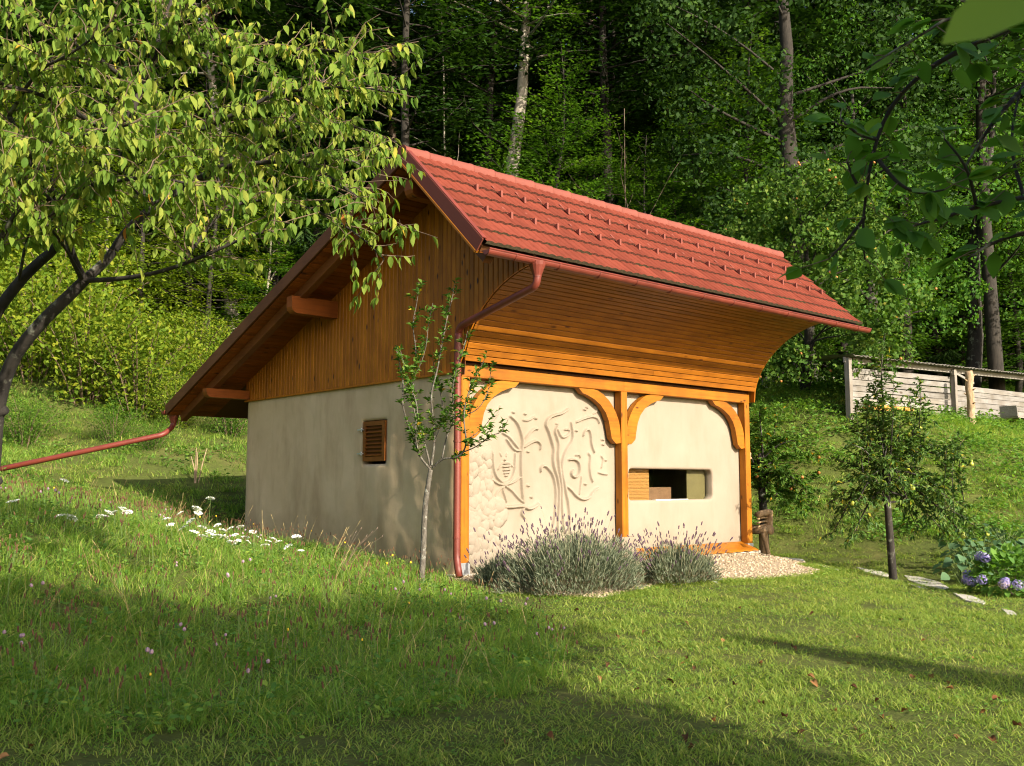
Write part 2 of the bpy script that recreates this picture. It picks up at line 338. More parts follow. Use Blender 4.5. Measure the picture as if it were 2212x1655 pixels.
M['pearfruit'] = plain('green_yellow_pear', (0.34, 0.38, 0.05), 0.4, 0.15, 8)
M['hydr'] = leafmat('hydrangea_petal', [(0, (0.20, 0.17, 0.42)), (0.6, (0.34, 0.30, 0.55)), (1, (0.45, 0.36, 0.30))], 0.2, (1, 1, 1))
m, n, l, b = newmat('gravel_stone'); gp = n.new("ShaderNodeObjectInfo")
a_ = n.new("ShaderNodeAttribute"); a_.attribute_name = "tone"
r_ = ramp(n, [(0, (0.22, 0.165, 0.10)), (0.5, (0.38, 0.305, 0.20)), (1, (0.52, 0.45, 0.33))]); l.new(a_.outputs["Fac"], r_.inputs[0]); l.new(r_.outputs[0], b.inputs["Base Color"]); b.inputs["Roughness"].default_value = 0.9; M['gravel'] = m
M['gravel_bed'] = plain('gravel_bed', (0.30, 0.24, 0.16), 0.95, 0.25, 30, 0.6)
def ground_mat():
    m, n, l, b = newmat('grass_soil'); gp = n.new("ShaderNodeNewGeometry")
    t = noise_node(n, l, 0.7, 6, 0.65, gp.outputs["Position"])
    t2 = noise_node(n, l, 9.0, 5, 0.7, gp.outputs["Position"])
    r = ramp(n, [(0.3, (0.055, 0.085, 0.016)), (0.55, (0.10, 0.12, 0.028)), (0.72, (0.20, 0.17, 0.065))]); l.new(t.outputs[0], r.inputs[0])
    r2 = ramp(n, [(0.35, (0.05, 0.045, 0.02)), (0.6, (0.085, 0.11, 0.024))]); l.new(t2.outputs[0], r2.inputs[0])
    l.new(mixcol(n, l, 0.5, r.outputs[0], r2.outputs[0]), b.inputs["Base Color"]); b.inputs["Roughness"].default_value = 0.95
    b.inputs["Specular IOR Level"].default_value = 0.1
    add_bump(n, l, b, t2.outputs[0], 0.7, 0.05)
    return m
M['ground'] = ground_mat()
M['forest_floor'] = plain('leaf_litter_floor', (0.055, 0.045, 0.022), 0.95, 0.4, 3, 0.6)
# ---------------------------------------------------------------- the ground
_px = [(2212,1655,5.33),(1500,1655,5.3),(1106,1655,5.15),(600,1655,4.85),(0,1655,4.4),(2212,1400,9.1),(1500,1400,8.8),(1200,1300,11.3),
 (2090,1300,13.2),(1930,1255,17.0),(1300,1290,11.9),(2212,1330,11.4),(2150,1285,13.9),(1003,1240,13.6),
 (1700,1175,20.9),(2000,1190,19.0),(1800,1180,20.2),(1640,860,26.5),(1830,892,24.3),(2100,910,28.3),(2212,914,30.0),(1750,1000,22.6),(2050,1050,22),(2212,1050,22),
 (0,1400,6.5),(0,1200,8.7),(0,1128,10),(280,1152,11),(528,1192,13),(300,1300,9),(300,1450,7),(600,1450,7.2),(700,1300,10.3),(860,1247,13),
 (0,1085,14),(250,1110,15.5),(528,1158,18.4),(400,1105,19),(300,1055,21),(150,1015,21),(0,1003,20),(100,955,25),(450,965,24),(490,905,28),(360,805,34),(200,765,34),(0,765,34)]
_pw = [(CAM[0],CAM[1],-0.40),(-3,-13,-0.42),(3,-10,-0.40),(-14,-12,-0.1),(-14,-4,0.9),(0.0,0.0,-0.15),(6.9,0,-0.10),(3.5,-0.6,-0.16),(3,3,0.0),(3,6.4,0.25),(7,6.4,0.2),(9.2,2.5,-0.05),
 (3,10,1.0),(3,14,2.5),(3,20,5.2),(8,12,2.0),(11,8,1.5),(17,2,3.2),(22,3,3.4),(26,8,5),(0,40,14),(20,40,15),(40,30,14),(-20,35,12.5),(0,70,38),(40,70,42),(-30,70,36),(70,30,21),(95,0,12),
 (-40,10,5),(-40,-20,1.5),(0,-45,-1.2),(40,-35,-1.5),(60,-20,1),(30,-12,0.5),(15,-10,-0.45),(20,15,5.2),(28,22,9),(-60,60,22),(0,110,52),(90,90,46),(-20,-45,0)]
_cp = np.array([at(*p) for p in _px] + [np.array(p, float) for p in _pw])
def _k(r2): return 0.5*r2*np.log(r2 + 1e-9)
_A = _cp[:, None, :2] - _cp[None, :, :2]; _K = _k((_A**2).sum(-1)) + 0.6*np.eye(len(_cp))
_Pm = np.c_[np.ones(len(_cp)), _cp[:, :2]]
_S = np.linalg.solve(np.block([[_K, _Pm], [_Pm.T, np.zeros((3, 3))]]), np.r_[_cp[:, 2], 0, 0, 0])
def gz(x, y):
    x = np.asarray(x, float); y = np.asarray(y, float); sh = x.shape; x = x.ravel(); y = y.ravel(); out = np.empty(len(x))
    for i in range(0, len(x), 20000):
        xs, ys = x[i:i+20000], y[i:i+20000]
        out[i:i+20000] = _k((xs[:, None]-_cp[:, 0])**2 + (ys[:, None]-_cp[:, 1])**2) @ _S[:-3] + _S[-3] + _S[-2]*xs + _S[-1]*ys
    return out.reshape(sh)
def gz1(x, y): return float(gz(np.array([x]), np.array([y]))[0])
def axis_pts(lo, c0, c1, hi, step, grow):
    a = list(np.arange(c0, c1+1e-6, step)); s = step
    while a[-1] < hi: s *= grow; a.append(a[-1]+s)
    s = step
    while a[0] > lo: s *= grow; a.insert(0, a[0]-s)
    return np.array(a)
gx = axis_pts(-90, -13, 20, 150, 0.4, 1.12); gy = axis_pts(-70, -12, 32, 150, 0.4, 1.12)
GX, GY = np.meshgrid(gx, gy); GZ = gz(GX, GY)
_n = np.sin(GX*1.7+0.6*np.sin(GY*1.1))*np.cos(GY*1.4+GX*0.4)*0.018
GZ = GZ + _n
nx, ny = len(gx), len(gy)
idx = np.arange(nx*ny).reshape(ny, nx)
GF = np.stack([idx[:-1, :-1], idx[:-1, 1:], idx[1:, 1:], idx[1:, :-1]], -1).reshape(-1, 4)
_fc = (GY.ravel()[GF].mean(1) - 22 - 0.10*np.abs(GX.ravel()[GF].mean(1)-4))
gt = np.clip(_fc/5, 0, 1)
gm = raw_mesh('ground', np.stack([GX.ravel(), GY.ravel(), GZ.ravel()], -1), GF, [M['ground'], M['forest_floor']], None, True, (gt > 0.5).astype(int))
tag(link('ground', gm), 'grassy ground rising from the lawn into a steep wooded hillside', None, None, 'structure')
def inside(poly, x, y):
    c = np.zeros(len(x), bool); n_ = len(poly); j = n_-1
    for i in range(n_):
        xi, yi = poly[i]; xj, yj = poly[j]
        hit = ((yi > y) != (yj > y)) & (x < (xj-xi)*(y-yi)/(yj-yi+1e-12)+xi); c ^= hit; j = i
    return c
def ground_hit(u, v):
    """where the sight line of a photograph point meets the ground"""
    r = FW + RT*((u-1106)/FPX) + UP*((827.5-v)/FPX)
    d = np.arange(2.5, 60, 0.05); P = CAM + r*d[:, None]; h = P[:, 2] - gz(P[:, 0], P[:, 1])
    k = np.argmax(h < 0); return P[k] if h[k] < 0 else P[-1]
def visible(x, y, margin=0.12, dmax=70):
    dx, dy = x-CAM[0], y-CAM[1]
    d = dx*math.sin(YAW)+dy*math.cos(YAW); s = dx*math.cos(YAW)-dy*math.sin(YAW)
    return (d > 1.5) & (d < dmax) & (np.abs(s) < (0.532+margin)*d + 0.8)
def depth(x, y): return (x-CAM[0])*math.sin(YAW)+(y-CAM[1])*math.cos(YAW)

# ---------------------------------------------------------------- grass: small tufts, set out by geometry nodes
def blade_tuft(name, mat, nb, rad, h0, h1, w, bend, seed, lean=0.35):
    g = np.random.default_rng(seed)
    a = g.uniform(0, 2*np.pi, nb); r = rad*np.sqrt(g.uniform(0, 1, nb)); p = np.stack([r*np.cos(a), r*np.sin(a), np.zeros(nb)-0.015], -1)
    H = g.uniform(h0, h1, nb); az = g.uniform(0, 2*np.pi, nb); dirv = np.stack([np.cos(az), np.sin(az), np.zeros(nb)], -1)
    side = np.stack([-np.sin(az+g.normal(0, .6, nb)), np.cos(az+g.normal(0, .6, nb)), np.zeros(nb)], -1)
    L0 = g.uniform(0.0, lean, nb); B = bend*g.uniform(0.3, 1.4, nb)
    V = []; ts = [0, 0.4, 0.75, 1.0]; ws = [1.0, 0.9, 0.6, 0.04]
    for t, wt in zip(ts, ws):
        off = L0*t + B*t*t
        c = p + dirv*(H*off)[:, None] + np.array([0, 0, 1.0])*(H*(t - 0.38*off*t))[:, None]
        V += [c - side*(w*wt/2), c + side*(w*wt/2)]
    V = np.stack(V, 1).reshape(-1, 3); k = 8
    F = np.array([[0, 1, 3, 2], [2, 3, 5, 4], [4, 5, 7, 6]])
    F = (F[None] + (np.arange(nb)*k)[:, None, None]).reshape(-1, 4)
    tone = np.repeat(np.clip(g.beta(2, 2.4, nb) + (g.uniform(0, 1, nb) > 0.92)*0.4, 0, 1), 3)
    return bpy.data.objects.new(name, raw_mesh(name, V, F, mat, tone))
def leafy_tuft(name, mat, nl, rad, h, size, seed, stem=True):
    g = np.random.default_rng(seed)
    bv = np.array([(0, 0, 0), (-.32, .45, .06), (0, .5, 0), (.32, .45, .06), (0, 1, -.08)], float); bf = np.array([[0, 3, 2, 1], [1, 2, 3, 4]])
    bv = np.array([(0, 0, 0), (-.30, .35, .05), (-.22, .75, 0), (0, 1.05, -.10), (.22, .75, 0), (.30, .35, .05), (0, .5, -.03)], float)
    bf = np.array([[0, 6, 2, 1], [6, 3, 2, 2], [0, 5, 4, 6], [6, 4, 3, 3]]); bf = np.array([[0, 6, 1], [1, 6, 2], [2, 6, 3], [0, 5, 6], [5, 4, 6], [4, 3, 6]])
    a = g.uniform(0, 2*np.pi, nl); r = rad*np.sqrt(g.uniform(0, 1, nl)); z = h*g.uniform(0.05, 1, nl)
    P = np.stack([r*np.cos(a), r*np.sin(a), z], -1)
    b = a + g.normal(0, 0.9, nl); ax = np.stack([np.cos(b), np.sin(b), g.normal(0.1, 0.4, nl)], -1)
    nr = np.stack([g.normal(0, .35, nl), g.normal(0, .35, nl), np.ones(nl)], -1)
    V, F, T = scatter_faces(bv, bf, P, frames(ax, nr), size*g.uniform(.6, 1.2, nl), np.clip(g.beta(2, 2, nl), 0, 1))
    return bpy.data.objects.new(name, raw_mesh(name, V, F, mat, T))
def stalk_plant(name, seed, nst, h0, h1, head_len, head_r, head_mat, stem_mat, spread=0.12, lean=0.2, ball=False):
    g = random.Random(seed); mb = MB()
    for i in range(nst):
        a = g.uniform(0, 6.28); r = spread*math.sqrt(g.random()); h = g.uniform(h0, h1); b = g.uniform(0, 6.28); ln = g.uniform(0, lean)*h
        p0 = (r*math.cos(a), r*math.sin(a), -.02); p2 = (p0[0]+ln*math.cos(b), p0[1]+ln*math.sin(b), h); p1 = tuple((x+y)/2 for x, y in zip(p0, p2)); p1 = (p1[0]-.2*ln*math.cos(b), p1[1]-.2*ln*math.sin(b), p1[2])
        mb.tube([p0, p1, p2], [.0022, .0018, .0014], 3, 0)
        d = np.array(p2)-np.array(p1); d /= np.linalg.norm(d); e = np.array(p2)
        if ball: mb.tube([e-d*head_r*.6, e, e+d*head_r, e+d*head_r*1.7], [head_r*.4, head_r, head_r*.95, head_r*.3], 6, 1)
        else: mb.tube([e-d*.004, e+d*head_len*.25, e+d*head_len*.8, e+d*head_len], [head_r*.7, head_r, head_r*.85, head_r*.25], 5, 1)
    return bpy.data.objects.new(name, mb.mesh(name, [stem_mat, head_mat]))
def scatter(name, P, sources, scale, label, tilt=0.0, pick=None, normals=None):
    N = len(P); me = bpy.data.meshes.new(name); me.vertices.add(N); me.vertices.foreach_set("co", np.asarray(P, np.float32).ravel())
    rot = np.stack([rng.normal(0, tilt, N) if tilt else np.zeros(N), rng.normal(0, tilt, N) if tilt else np.zeros(N), rng.uniform(0, 6.283, N)], -1)
    for nm, ty, arr, key in (("rot", 'FLOAT_VECTOR', rot, "vector"), ("sc", 'FLOAT', scale, "value"), ("pick", 'INT', rng.integers(0, len(sources), N) if pick is None else pick, "value")):
        a = me.attributes.new(nm, ty, 'POINT'); a.data.foreach_set(key, np.asarray(arr, np.int32 if ty == 'INT' else np.float32).ravel())
    o = tag(link(name, me), label, None, None, 'stuff')
    c = bpy.data.collections.new(name + "_source")
    for i, s_ in enumerate(sources):
        s_.name = "%s_kind_%02d" % (name, i); c.objects.link(s_)
    ng = bpy.data.node_groups.new(name, 'GeometryNodeTree')
    ng.interface.new_socket("Geometry", in_out='INPUT', socket_type='NodeSocketGeometry'); ng.interface.new_socket("Geometry", in_out='OUTPUT', socket_type='NodeSocketGeometry')
    n, l = ng.nodes, ng.links
    gi, go = n.new("NodeGroupInput"), n.new("NodeGroupOutput"); iop = n.new("GeometryNodeInstanceOnPoints")
    ci = n.new("GeometryNodeCollectionInfo"); ci.inputs[0].default_value = c; ci.inputs["Separate Children"].default_value = True; ci.inputs["Reset Children"].default_value = True
    def na(t, nm):
        x = n.new("GeometryNodeInputNamedAttribute"); x.data_type = t; x.inputs[0].default_value = nm; return x.outputs[0]
    e2r = n.new("FunctionNodeEulerToRotation")
    l.new(gi.outputs[0], iop.inputs["Points"]); l.new(ci.outputs[0], iop.inputs["Instance"]); iop.inputs["Pick Instance"].default_value = True
    l.new(na('INT', "pick"), iop.inputs["Instance Index"]); l.new(na('FLOAT_VECTOR', "rot"), e2r.inputs[0]); l.new(e2r.outputs[0], iop.inputs["Rotation"])
    l.new(na('FLOAT', "sc"), iop.inputs["Scale"]); l.new(iop.outputs[0], go.inputs[0])
    md = o.modifiers.new("tufts", 'NODES'); md.node_group = ng
    return o
def sample_xy(x0, x1, y0, y1, dens):
    N = int((x1-x0)*(y1-y0)*dens); return rng.uniform(x0, x1, N), rng.uniform(y0, y1, N)
def in_house(x, y, m=0.05): return (x > -0.1-m) & (x < 7.1+m) & (y > -0.02-m) & (y < 6.6+m)

# the tall meadow is a mound between the camera and the gable; everything right of it is mown lawn
MEADOW = [tuple(ground_hit(*p)[:2]) for p in [(-330,1570),(-60,1580),(300,1605),(620,1585),(940,1560),(1190,1480),(1235,1420),(1160,1335),(1040,1292),(985,1264)]]
MEADOW += [(-0.15, 0.25), (-0.15, 6.6), (-0.9, 9.0), (-6, 9.0), (-13, 4), (-13, -6)]
GRAVEL = [tuple(ground_hit(*p)[:2]) for p in [(955,1262),(1010,1268),(1050,1285),(1300,1296),(1395,1275),(1480,1245),(1560,1258),(1660,1255),(1745,1247),(1785,1238),(1765,1230),(1730,1223)]] + [(8.2, -.35), (7.25, .25), (6.9, 0.1), (-0.1, 0.1)]
def grass_all():
    # lawn
    x, y = sample_xy(-9, 22, -12, 6, 62)
    d = depth(x, y); k = visible(x, y) & ~inside(MEADOW, x, y) & ~inside(GRAVEL, x, y) & ~in_house(x, y) & (rng.uniform(0, 1, len(x)) < np.clip(1.45 - d/18, 0.40, 1)) & (y < 3.5)
    x, y, d = x[k], y[k], d[k]
    ge = np.array(GRAVEL[:-4]); ii = rng.integers(0, len(ge)-1, 900); tt = rng.uniform(0, 1, 900)[:, None]; ep = ge[ii]*(1-tt)+ge[ii+1]*tt+rng.normal(0, .07, (900, 2)); ok = ~in_house(ep[:, 0], ep[:, 1])
    x = np.r_[x, ep[ok, 0]]; y = np.r_[y, ep[ok, 1]]; d = depth(x, y)
    patch = 0.5+0.5*np.sin(x*1.3+1.7*np.sin(y*0.9))*np.cos(y*1.7+x*.5)
    src = [blade_tuft('lawn_tuft', M['lawn'], 46, 0.13, 0.03, 0.09, 0.0056, 0.8, s, 0.8) for s in range(5)] + [leafy_tuft('clover', M['weed'], 22, 0.13, 0.035, 0.026, s) for s in (1, 2)]
    pk = rng.integers(0, 5, len(x)); pk[(rng.uniform(0, 1, len(x)) < 0.16*patch)] = 5; pk[(rng.uniform(0, 1, len(x)) < 0.06)] = 6
    scatter('lawn_grass', np.stack([x, y, gz(x, y)], -1), src, rng.uniform(.75, 1.25, len(x))*(1+np.clip(d-9, 0, 12)*.025), 'short mown grass covering the lawn', 0.06, pk)
    # meadow
    x, y = sample_xy(-13, 1, -10, 9.2, 58)
    d = depth(x, y); k = visible(x, y) & inside(MEADOW, x, y) & ~in_house(x, y) & (rng.uniform(0, 1, len(x)) < np.clip(1.5 - d/16, 0.45, 1))
    x, y, d = x[k], y[k], d[k]
    src = [blade_tuft('tall_tuft', M['grass'], 44, 0.13, 0.08, 0.26, 0.0052, 0.85, 20+s, 0.55) for s in range(6)] + \
          [leafy_tuft('meadow_herb', M['weed'], 26, 0.13, 0.15, 0.045, 40+s) for s in range(3)] + [blade_tuft('low_tuft', M['grass'], 60, 0.15, 0.06, 0.2, 0.005, 0.9, 30+s, 0.6) for s in range(3)]
    w = rng.uniform(0, 1, len(x)); pk = np.where(w < .45, rng.integers(0, 6, len(x)), np.where(w < .62, rng.integers(6, 9, len(x)), rng.integers(9, 12, len(x))))
    scatter('meadow_grass', np.stack([x, y, gz(x, y)], -1), src, rng.uniform(.7, 1.2, len(x)), 'long uncut meadow grass on the mound before the gable', 0.10, pk)
    # flower and seed stalks of the meadow
    x, y = sample_xy(-13, 1, -10, 8, 7.5); k = visible(x, y) & inside(MEADOW, x, y) & ~in_house(x, y, .15)
    x, y = x[k], y[k]
    src = [stalk_plant('plantain', s, 4, .15, .31, .036, .0066, M['seedhead'], M['green_stem']) for s in range(5)] + \
          [stalk_plant('dry_grass_stalk', 60+s, 2, .25, .5, .07, .003, M['dry'], M['dry'], .12, 1.0) for s in range(2)]
    scatter('seed_stalks', np.stack([x, y, gz(x, y)], -1), src, rng.uniform(.75, 1.15, len(x)), 'brown plantain heads and dry stalks rising from the meadow', 0.14, np.where(rng.uniform(0, 1, len(x)) < .12, rng.integers(5, 7, len(x)), rng.integers(0, 5, len(x))))
    x, y = sample_xy(-13, 1, -10, 6, .8); k = visible(x, y) & inside(MEADOW, x, y) & ~in_house(x, y, .15); x, y = x[k], y[k]
    src = [stalk_plant('clover_flower', 80+s, 2, .14, .30, 0, .013, M['pink'], M['green_stem'], .08, .3, True) for s in range(3)] + [stalk_plant('hawkbit', 90, 1, .2, .35, 0, .010, M['yellow'], M['green_stem'], .05, .3, True)]
    scatter('meadow_flowers', np.stack([x, y, gz(x, y)], -1), src, rng.uniform(.8, 1.2, len(x)), 'small pink and yellow flowers among the meadow grass', 0.1)
    # bank to the right, slope behind the house and to the left
    x, y = sample_xy(-16, 34, 3.0, 34, 9.0)
    d = depth(x, y); k = visible(x, y) & ~inside(MEADOW, x, y) & ~in_house(x, y) & (y < 24+0.1*np.abs(x-4)); x, y = x[k], y[k]
    x2, y2 = sample_xy(9, 34, -6, 6, 14); k = visible(x2, y2) & (gz(x2, y2) > -0.02) ; x = np.r_[x, x2[k]]; y = np.r_[y, y2[k]]
    src = [blade_tuft('bank_tuft', M['grass'], 46, 0.26, 0.08, 0.26, 0.010, 0.9, 120+s, 0.5) for s in range(5)] + [leafy_tuft('bank_herb', M['weed'], 40, 0.30, 0.24, 0.085, 140+s) for s in range(4)] + [blade_tuft('pale_tuft', M['lawn'], 50, 0.26, 0.08, 0.2, 0.010, 0.9, 150+s, 0.6) for s in range(2)]
    nse = np.sin(x*.55+1.3*np.sin(y*.5))*np.cos(y*.6+.4*x); w = rng.uniform(-1, 1, len(x))*.9 + nse
    pk = np.where(w > .45, rng.integers(5, 9, len(x)), np.where(w < -.75, rng.integers(9, 11, len(x)), rng.integers(0, 5, len(x))))
    scatter('slope_grass', np.stack([x, y, gz(x, y)], -1), src, rng.uniform(.75, 1.35, len(x)), 'rough grass and herbs on the bank and the slope', 0.12, pk)
# ---------------------------------------------------------------- the garden house
HX, HD = 6.98, 6.56                      # front length, depth; x along the front, y into the depth, z = 0 at the post feet
RX0, RX1 = -1.03, 8.20                   # roof verges
RY, RZ = 0.05, 5.77; EY, EZ = -1.67, 4.14; BY, BZ = 8.07, 2.66      # ridge, front eave, back eave (tops)
house = empty('garden_house', (0, 0, 0))
tag(house, 'small clay plastered garden house with orange timber front and red tiled roof', 'house')
def part(mb, name, mat, parent=house, smooth=False): return mb.build(name, mat, parent, smooth)
# plaster walls: the gable is one gently uneven sheet with real thickness, open where the shutter sits
def grid_wall(name, U, V, pos, mats, thick, parent, hole=None):
    nu, nv = len(U), len(V); vs = []; keep = {}
    for j, b_ in enumerate(V):
        for i, a_ in enumerate(U): vs.append(pos(a_, b_))
    fs = []
    for j in range(nv-1):
        for i in range(nu-1):
            ca, cb = (U[i]+U[i+1])/2, (V[j]+V[j+1])/2
            if hole and hole[0] < ca < hole[1] and hole[2] < cb < hole[3]: continue
            fs.append((j*nu+i, j*nu+i+1, (j+1)*nu+i+1, (j+1)*nu+i))
    me = bpy.data.meshes.new(name); me.from_pydata(vs, [], fs); me.materials.append(mats)
    me.polygons.foreach_set("use_smooth", [True]*len(fs)); me.update()
    o = link(name, me, parent); md = o.modifiers.new("thickness", 'SOLIDIFY'); md.thickness = thick; md.offset = -1
    return o
def fbm(x, y, z): return mnoise.fractal(Vector((x, y, z)), 1.0, 2.0, 4)
def gable_pos(y, z):
    bulge = 0.018*fbm(y*.7, z*.8, 3.1) + 0.006*fbm(y*3, z*3, 9)
    if y < 1.7: bulge += 0.020*max(0, 1-y/1.7)*fbm(y*2.2, z*1.6, 5.0)
    edge = 0.05*(max(0, 0.12-y)/0.12)**2 + 0.05*(max(0, y-(HD-0.12))/0.12)**2
    cx_ = max(abs(y-2.14)-0.33, 0); cz_ = max(abs(z-1.83)-0.34, 0); dsh = math.hypot(cx_, cz_)
    if dsh < 0.05: edge += 0.02*(1-dsh/0.05)
    return (-0.05-bulge+edge, y, z)
grid_wall('wall', [0.02+i*(HD-0.02)/130 for i in range(131)], [-0.7+i*(3.45)/70 for i in range(71)], gable_pos, M['plaster_gable'], -0.30, house, (1.81, 2.47, 1.49, 2.17))
# front walls, set back behind the posts: the left bay carries the moulded relief, the right bay the long window
WY = 0.17
def chaikin(p, k=2):
    p = [np.array(q, float) for q in p]
    for _ in range(k):
        q = [p[0]]
        for a_, b_ in zip(p[:-1], p[1:]): q += [a_*.75+b_*.25, a_*.25+b_*.75]
        p = q + [p[-1]]
    return p
def rel(X, Y):
    P = on_y((1480+X/2.365)*.651, (1200+Y/2.365)*.651, WY); return (P[0], P[2])
strokes = [  # measured off the moulded trees, bee shield and scrolls (sheet coordinates), radius m, height m
 ([(825,1330),(850,1200),(860,1050),(850,950),(830,885),(800,845),(765,812),(735,830),(738,862)],.030,.050),
 ([(870,1330),(880,1150),(885,1000),(865,900),(840,830),(830,760),(840,690),(820,620),(795,540),(770,490),(800,440),(850,420),(900,410),(950,375)],.032,.055),
 ([(925,1340),(910,1200),(905,1080),(905,980),(890,900),(880,820),(870,740),(880,650),(860,590),(845,545),(870,500)],.030,.050),
 ([(965,1340),(965,1200),(955,1100),(940,1040),(925,960),(905,880),(900,800),(930,700),(975,640),(990,590),(980,520),(975,480)],.034,.052),
 ([(870,530),(890,580),(910,600),(950,580),(968,550),(950,530),(925,535)],.024,.042),
 ([(1020,475),(1070,450),(1140,430),(1180,445),(1195,482)],.022,.045),
 ([(960,770),(1000,765),(1035,790),(1045,840),(1035,890),(1005,910),(980,895),(975,865),(998,850)],.028,.055),
 ([(1072,582),(1085,540),(1115,530),(1130,570),(1135,640),(1150,690),(1160,712)],.024,.050),
 ([(1012,735),(1040,730),(1050,752)],.020,.04),([(1115,720),(1130,750),(1120,820),(1130,900),(1145,940)],.030,.042),
 ([(950,985),(980,1010),(1020,1060),(1070,1085),(1120,1070),(1150,1020),(1190,990)],.028,.05),([(1060,900),(1055,960),(1045,1040)],.020,.035),
 ([(1190,870),(1220,880),(1262,886)],.018,.04),([(1215,740),(1232,770),(1215,832)],.022,.035),([(1170,350),(1180,390),(1150,410)],.018,.03),
 ([(600,1110),(590,1000),(585,900),(583,780),(590,690),(600,620),(575,530),(545,470),(500,430)],.034,.05),
 ([(600,640),(640,570),(690,525),(716,532)],.022,.045),([(610,670),(670,630),(710,620),(740,650),(735,688)],.024,.048),
 ([(570,690),(530,640),(490,590),(440,560)],.026,.045),([(600,460),(640,465),(690,430)],.018,.038),([(575,700),(540,700),(510,670),(470,610)],.024,.045),
 ([(350,480),(380,440),(410,400),(425,345)],.020,.035),
 ([(345,1108),(400,1135),(480,1145),(600,1130),(640,1160),(690,1140),(722,1112)],.034,.055),([(610,1140),(580,1190),(612,1230)],.026,.045),
 ([(330,700),(335,850),(345,1000),(340,1090)],.026,.04),([(360,720),(365,830),(385,900),(430,945),(450,960),(500,935),(530,870),(535,780),(540,720)],.026,.045),
 ([(360,930),(400,960),(450,970),(520,950),(582,905)],.020,.045),([(450,970),(440,1010),(460,1060),(470,1100)],.020,.038),([(450,970),(510,1010),(550,1060),(592,1100)],.022,.042),([(440,980),(400,1020),(380,1060)],.018,.035),
 ([(438,800),(488,798)],.017,.05),([(440,826),(496,820)],.018,.055),([(445,852),(496,846)],.018,.055),([(450,876),(490,871)],.017,.05),([(456,896),(480,893)],.015,.045),([(452,772),(462,770)],.022,.05),
 ([(440,795),(420,820),(402,848)],.014,.035),([(485,795),(505,812),(520,825)],.014,.035),([(432,745),(420,715)],.010,.03),([(468,745),(478,718)],.010,.03)]
for dx_, dy_ in [(1100,358),(1225,612),(1248,772),(1090,960),(1020,541),(525,397),(617,410),(640,972),(1228,650),(665,1062),(640,705),(1085,375),(700,445),(865,487)]: strokes.append(([(dx_-9,dy_),(dx_+9,dy_+4)],.017,.042))
x0, x1, z0, z1 = 0.10, 3.44, -0.45, 2.72; nu, nv = 390, 370
RXs = np.linspace(x0, x1, nu); RZs = np.linspace(z0, z1, nv); HH = np.zeros((nv, nu)); gxx, gzz = np.meshgrid(RXs, RZs)
for pts_, rr, hh in strokes:
    P = np.array(chaikin([rel(*q) for q in pts_], 2)); best = np.full(HH.shape, 9.0); s_best = np.zeros(HH.shape)
    for k_, (a_, b_) in enumerate(zip(P[:-1], P[1:])):
        ab = b_-a_; t_ = np.clip(((gxx-a_[0])*ab[0]+(gzz-a_[1])*ab[1])/(ab@ab+1e-9), 0, 1)
        dd = np.hypot(gxx-a_[0]-t_*ab[0], gzz-a_[1]-t_*ab[1]); m_ = dd < best; best[m_] = dd[m_]; s_best[m_] = (k_+t_[m_])/(len(P)-1)
    r_eff = rr*(0.55+0.45*np.sin(np.pi*np.clip(s_best*.85+.1, 0, 1)))*.80
    prof = 0.9*hh*np.sqrt(np.clip(1-(best/r_eff)**2, 0, 1)) + 0.008*np.exp(-(best/(r_eff*1.7))**2)
    HH = np.maximum(HH, prof)
HH = (HH + np.roll(HH, 1, 0) + np.roll(HH, -1, 0) + np.roll(HH, 1, 1) + np.roll(HH, -1, 1))/5
for j in range(nv):
    for i in range(0, nu): HH[j, i] += 0.010*mnoise.noise(Vector((RXs[i]*1.6, RZs[j]*1.6, 2.2))) + 0.003*mnoise.noise(Vector((RXs[i]*8, RZs[j]*8, 4)))
Vr = np.stack([gxx.ravel(), WY-HH.ravel(), gzz.ravel()], -1); ir = np.arange(nu*nv).reshape(nv, nu)
Fr = np.stack([ir[:-1, :-1], ir[:-1, 1:], ir[1:, 1:], ir[1:, :-1]], -1).reshape(-1, 4)
relief = link('relief_wall', raw_mesh('relief_wall', Vr, Fr, M['plaster_front'], None, True), house)
relief['label'] = 'cream clay wall moulded with scrolling trees and a bee'
md = relief.modifiers.new("thickness", 'SOLIDIFY'); md.thickness = 0.25; md.offset = -1
# rounded clay cobbles moulded at the left edge of the relief
stones = []; srnd = random.Random(3)
for _ in range(5000):
    X = srnd.uniform(182, 440); Y = srnd.uniform(690, 1610)
    lim = 322 if Y < 1090 else (430 if Y < 1190 else 425-(Y-1190)*0.19)
    if X > lim: continue
    rad_ = srnd.uniform(21, 37)
    if all((X-a_)**2+((Y-b_)*.9)**2 > (0.86*(rad_+c_))**2 for a_, b_, c_ in stones): stones.append((X, Y, rad_))
def blob_mesh(name, mat, seed, nlat=5, nlon=9):
    g = random.Random(seed); vs = [(0, -1, 0)]; fs = []
    for i in range(1, nlat):
        a_ = math.pi/2*i/(nlat-1)*1.08
        for j in range(nlon):
            b_ = 2*math.pi*j/nlon; q = 1+g.uniform(-.20, .16); vs.append((math.sin(a_)*math.cos(b_)*q, -math.cos(a_)*q, math.sin(a_)*math.sin(b_)*q))
    for j in range(nlon): fs.append((0, 1+(j+1) % nlon, 1+j))
    for i in range(nlat-2):
        for j in range(nlon): fs.append((1+i*nlon+j, 1+i*nlon+(j+1) % nlon, 1+(i+1)*nlon+(j+1) % nlon, 1+(i+1)*nlon+j))
    me = bpy.data.meshes.new(name); me.from_pydata(vs, [], fs); me.materials.append(mat); me.polygons.foreach_set("use_smooth", [True]*len(fs)); me.update(); return me
cob = [blob_mesh('cobble', M['plaster_front'], s) for s in range(6)]
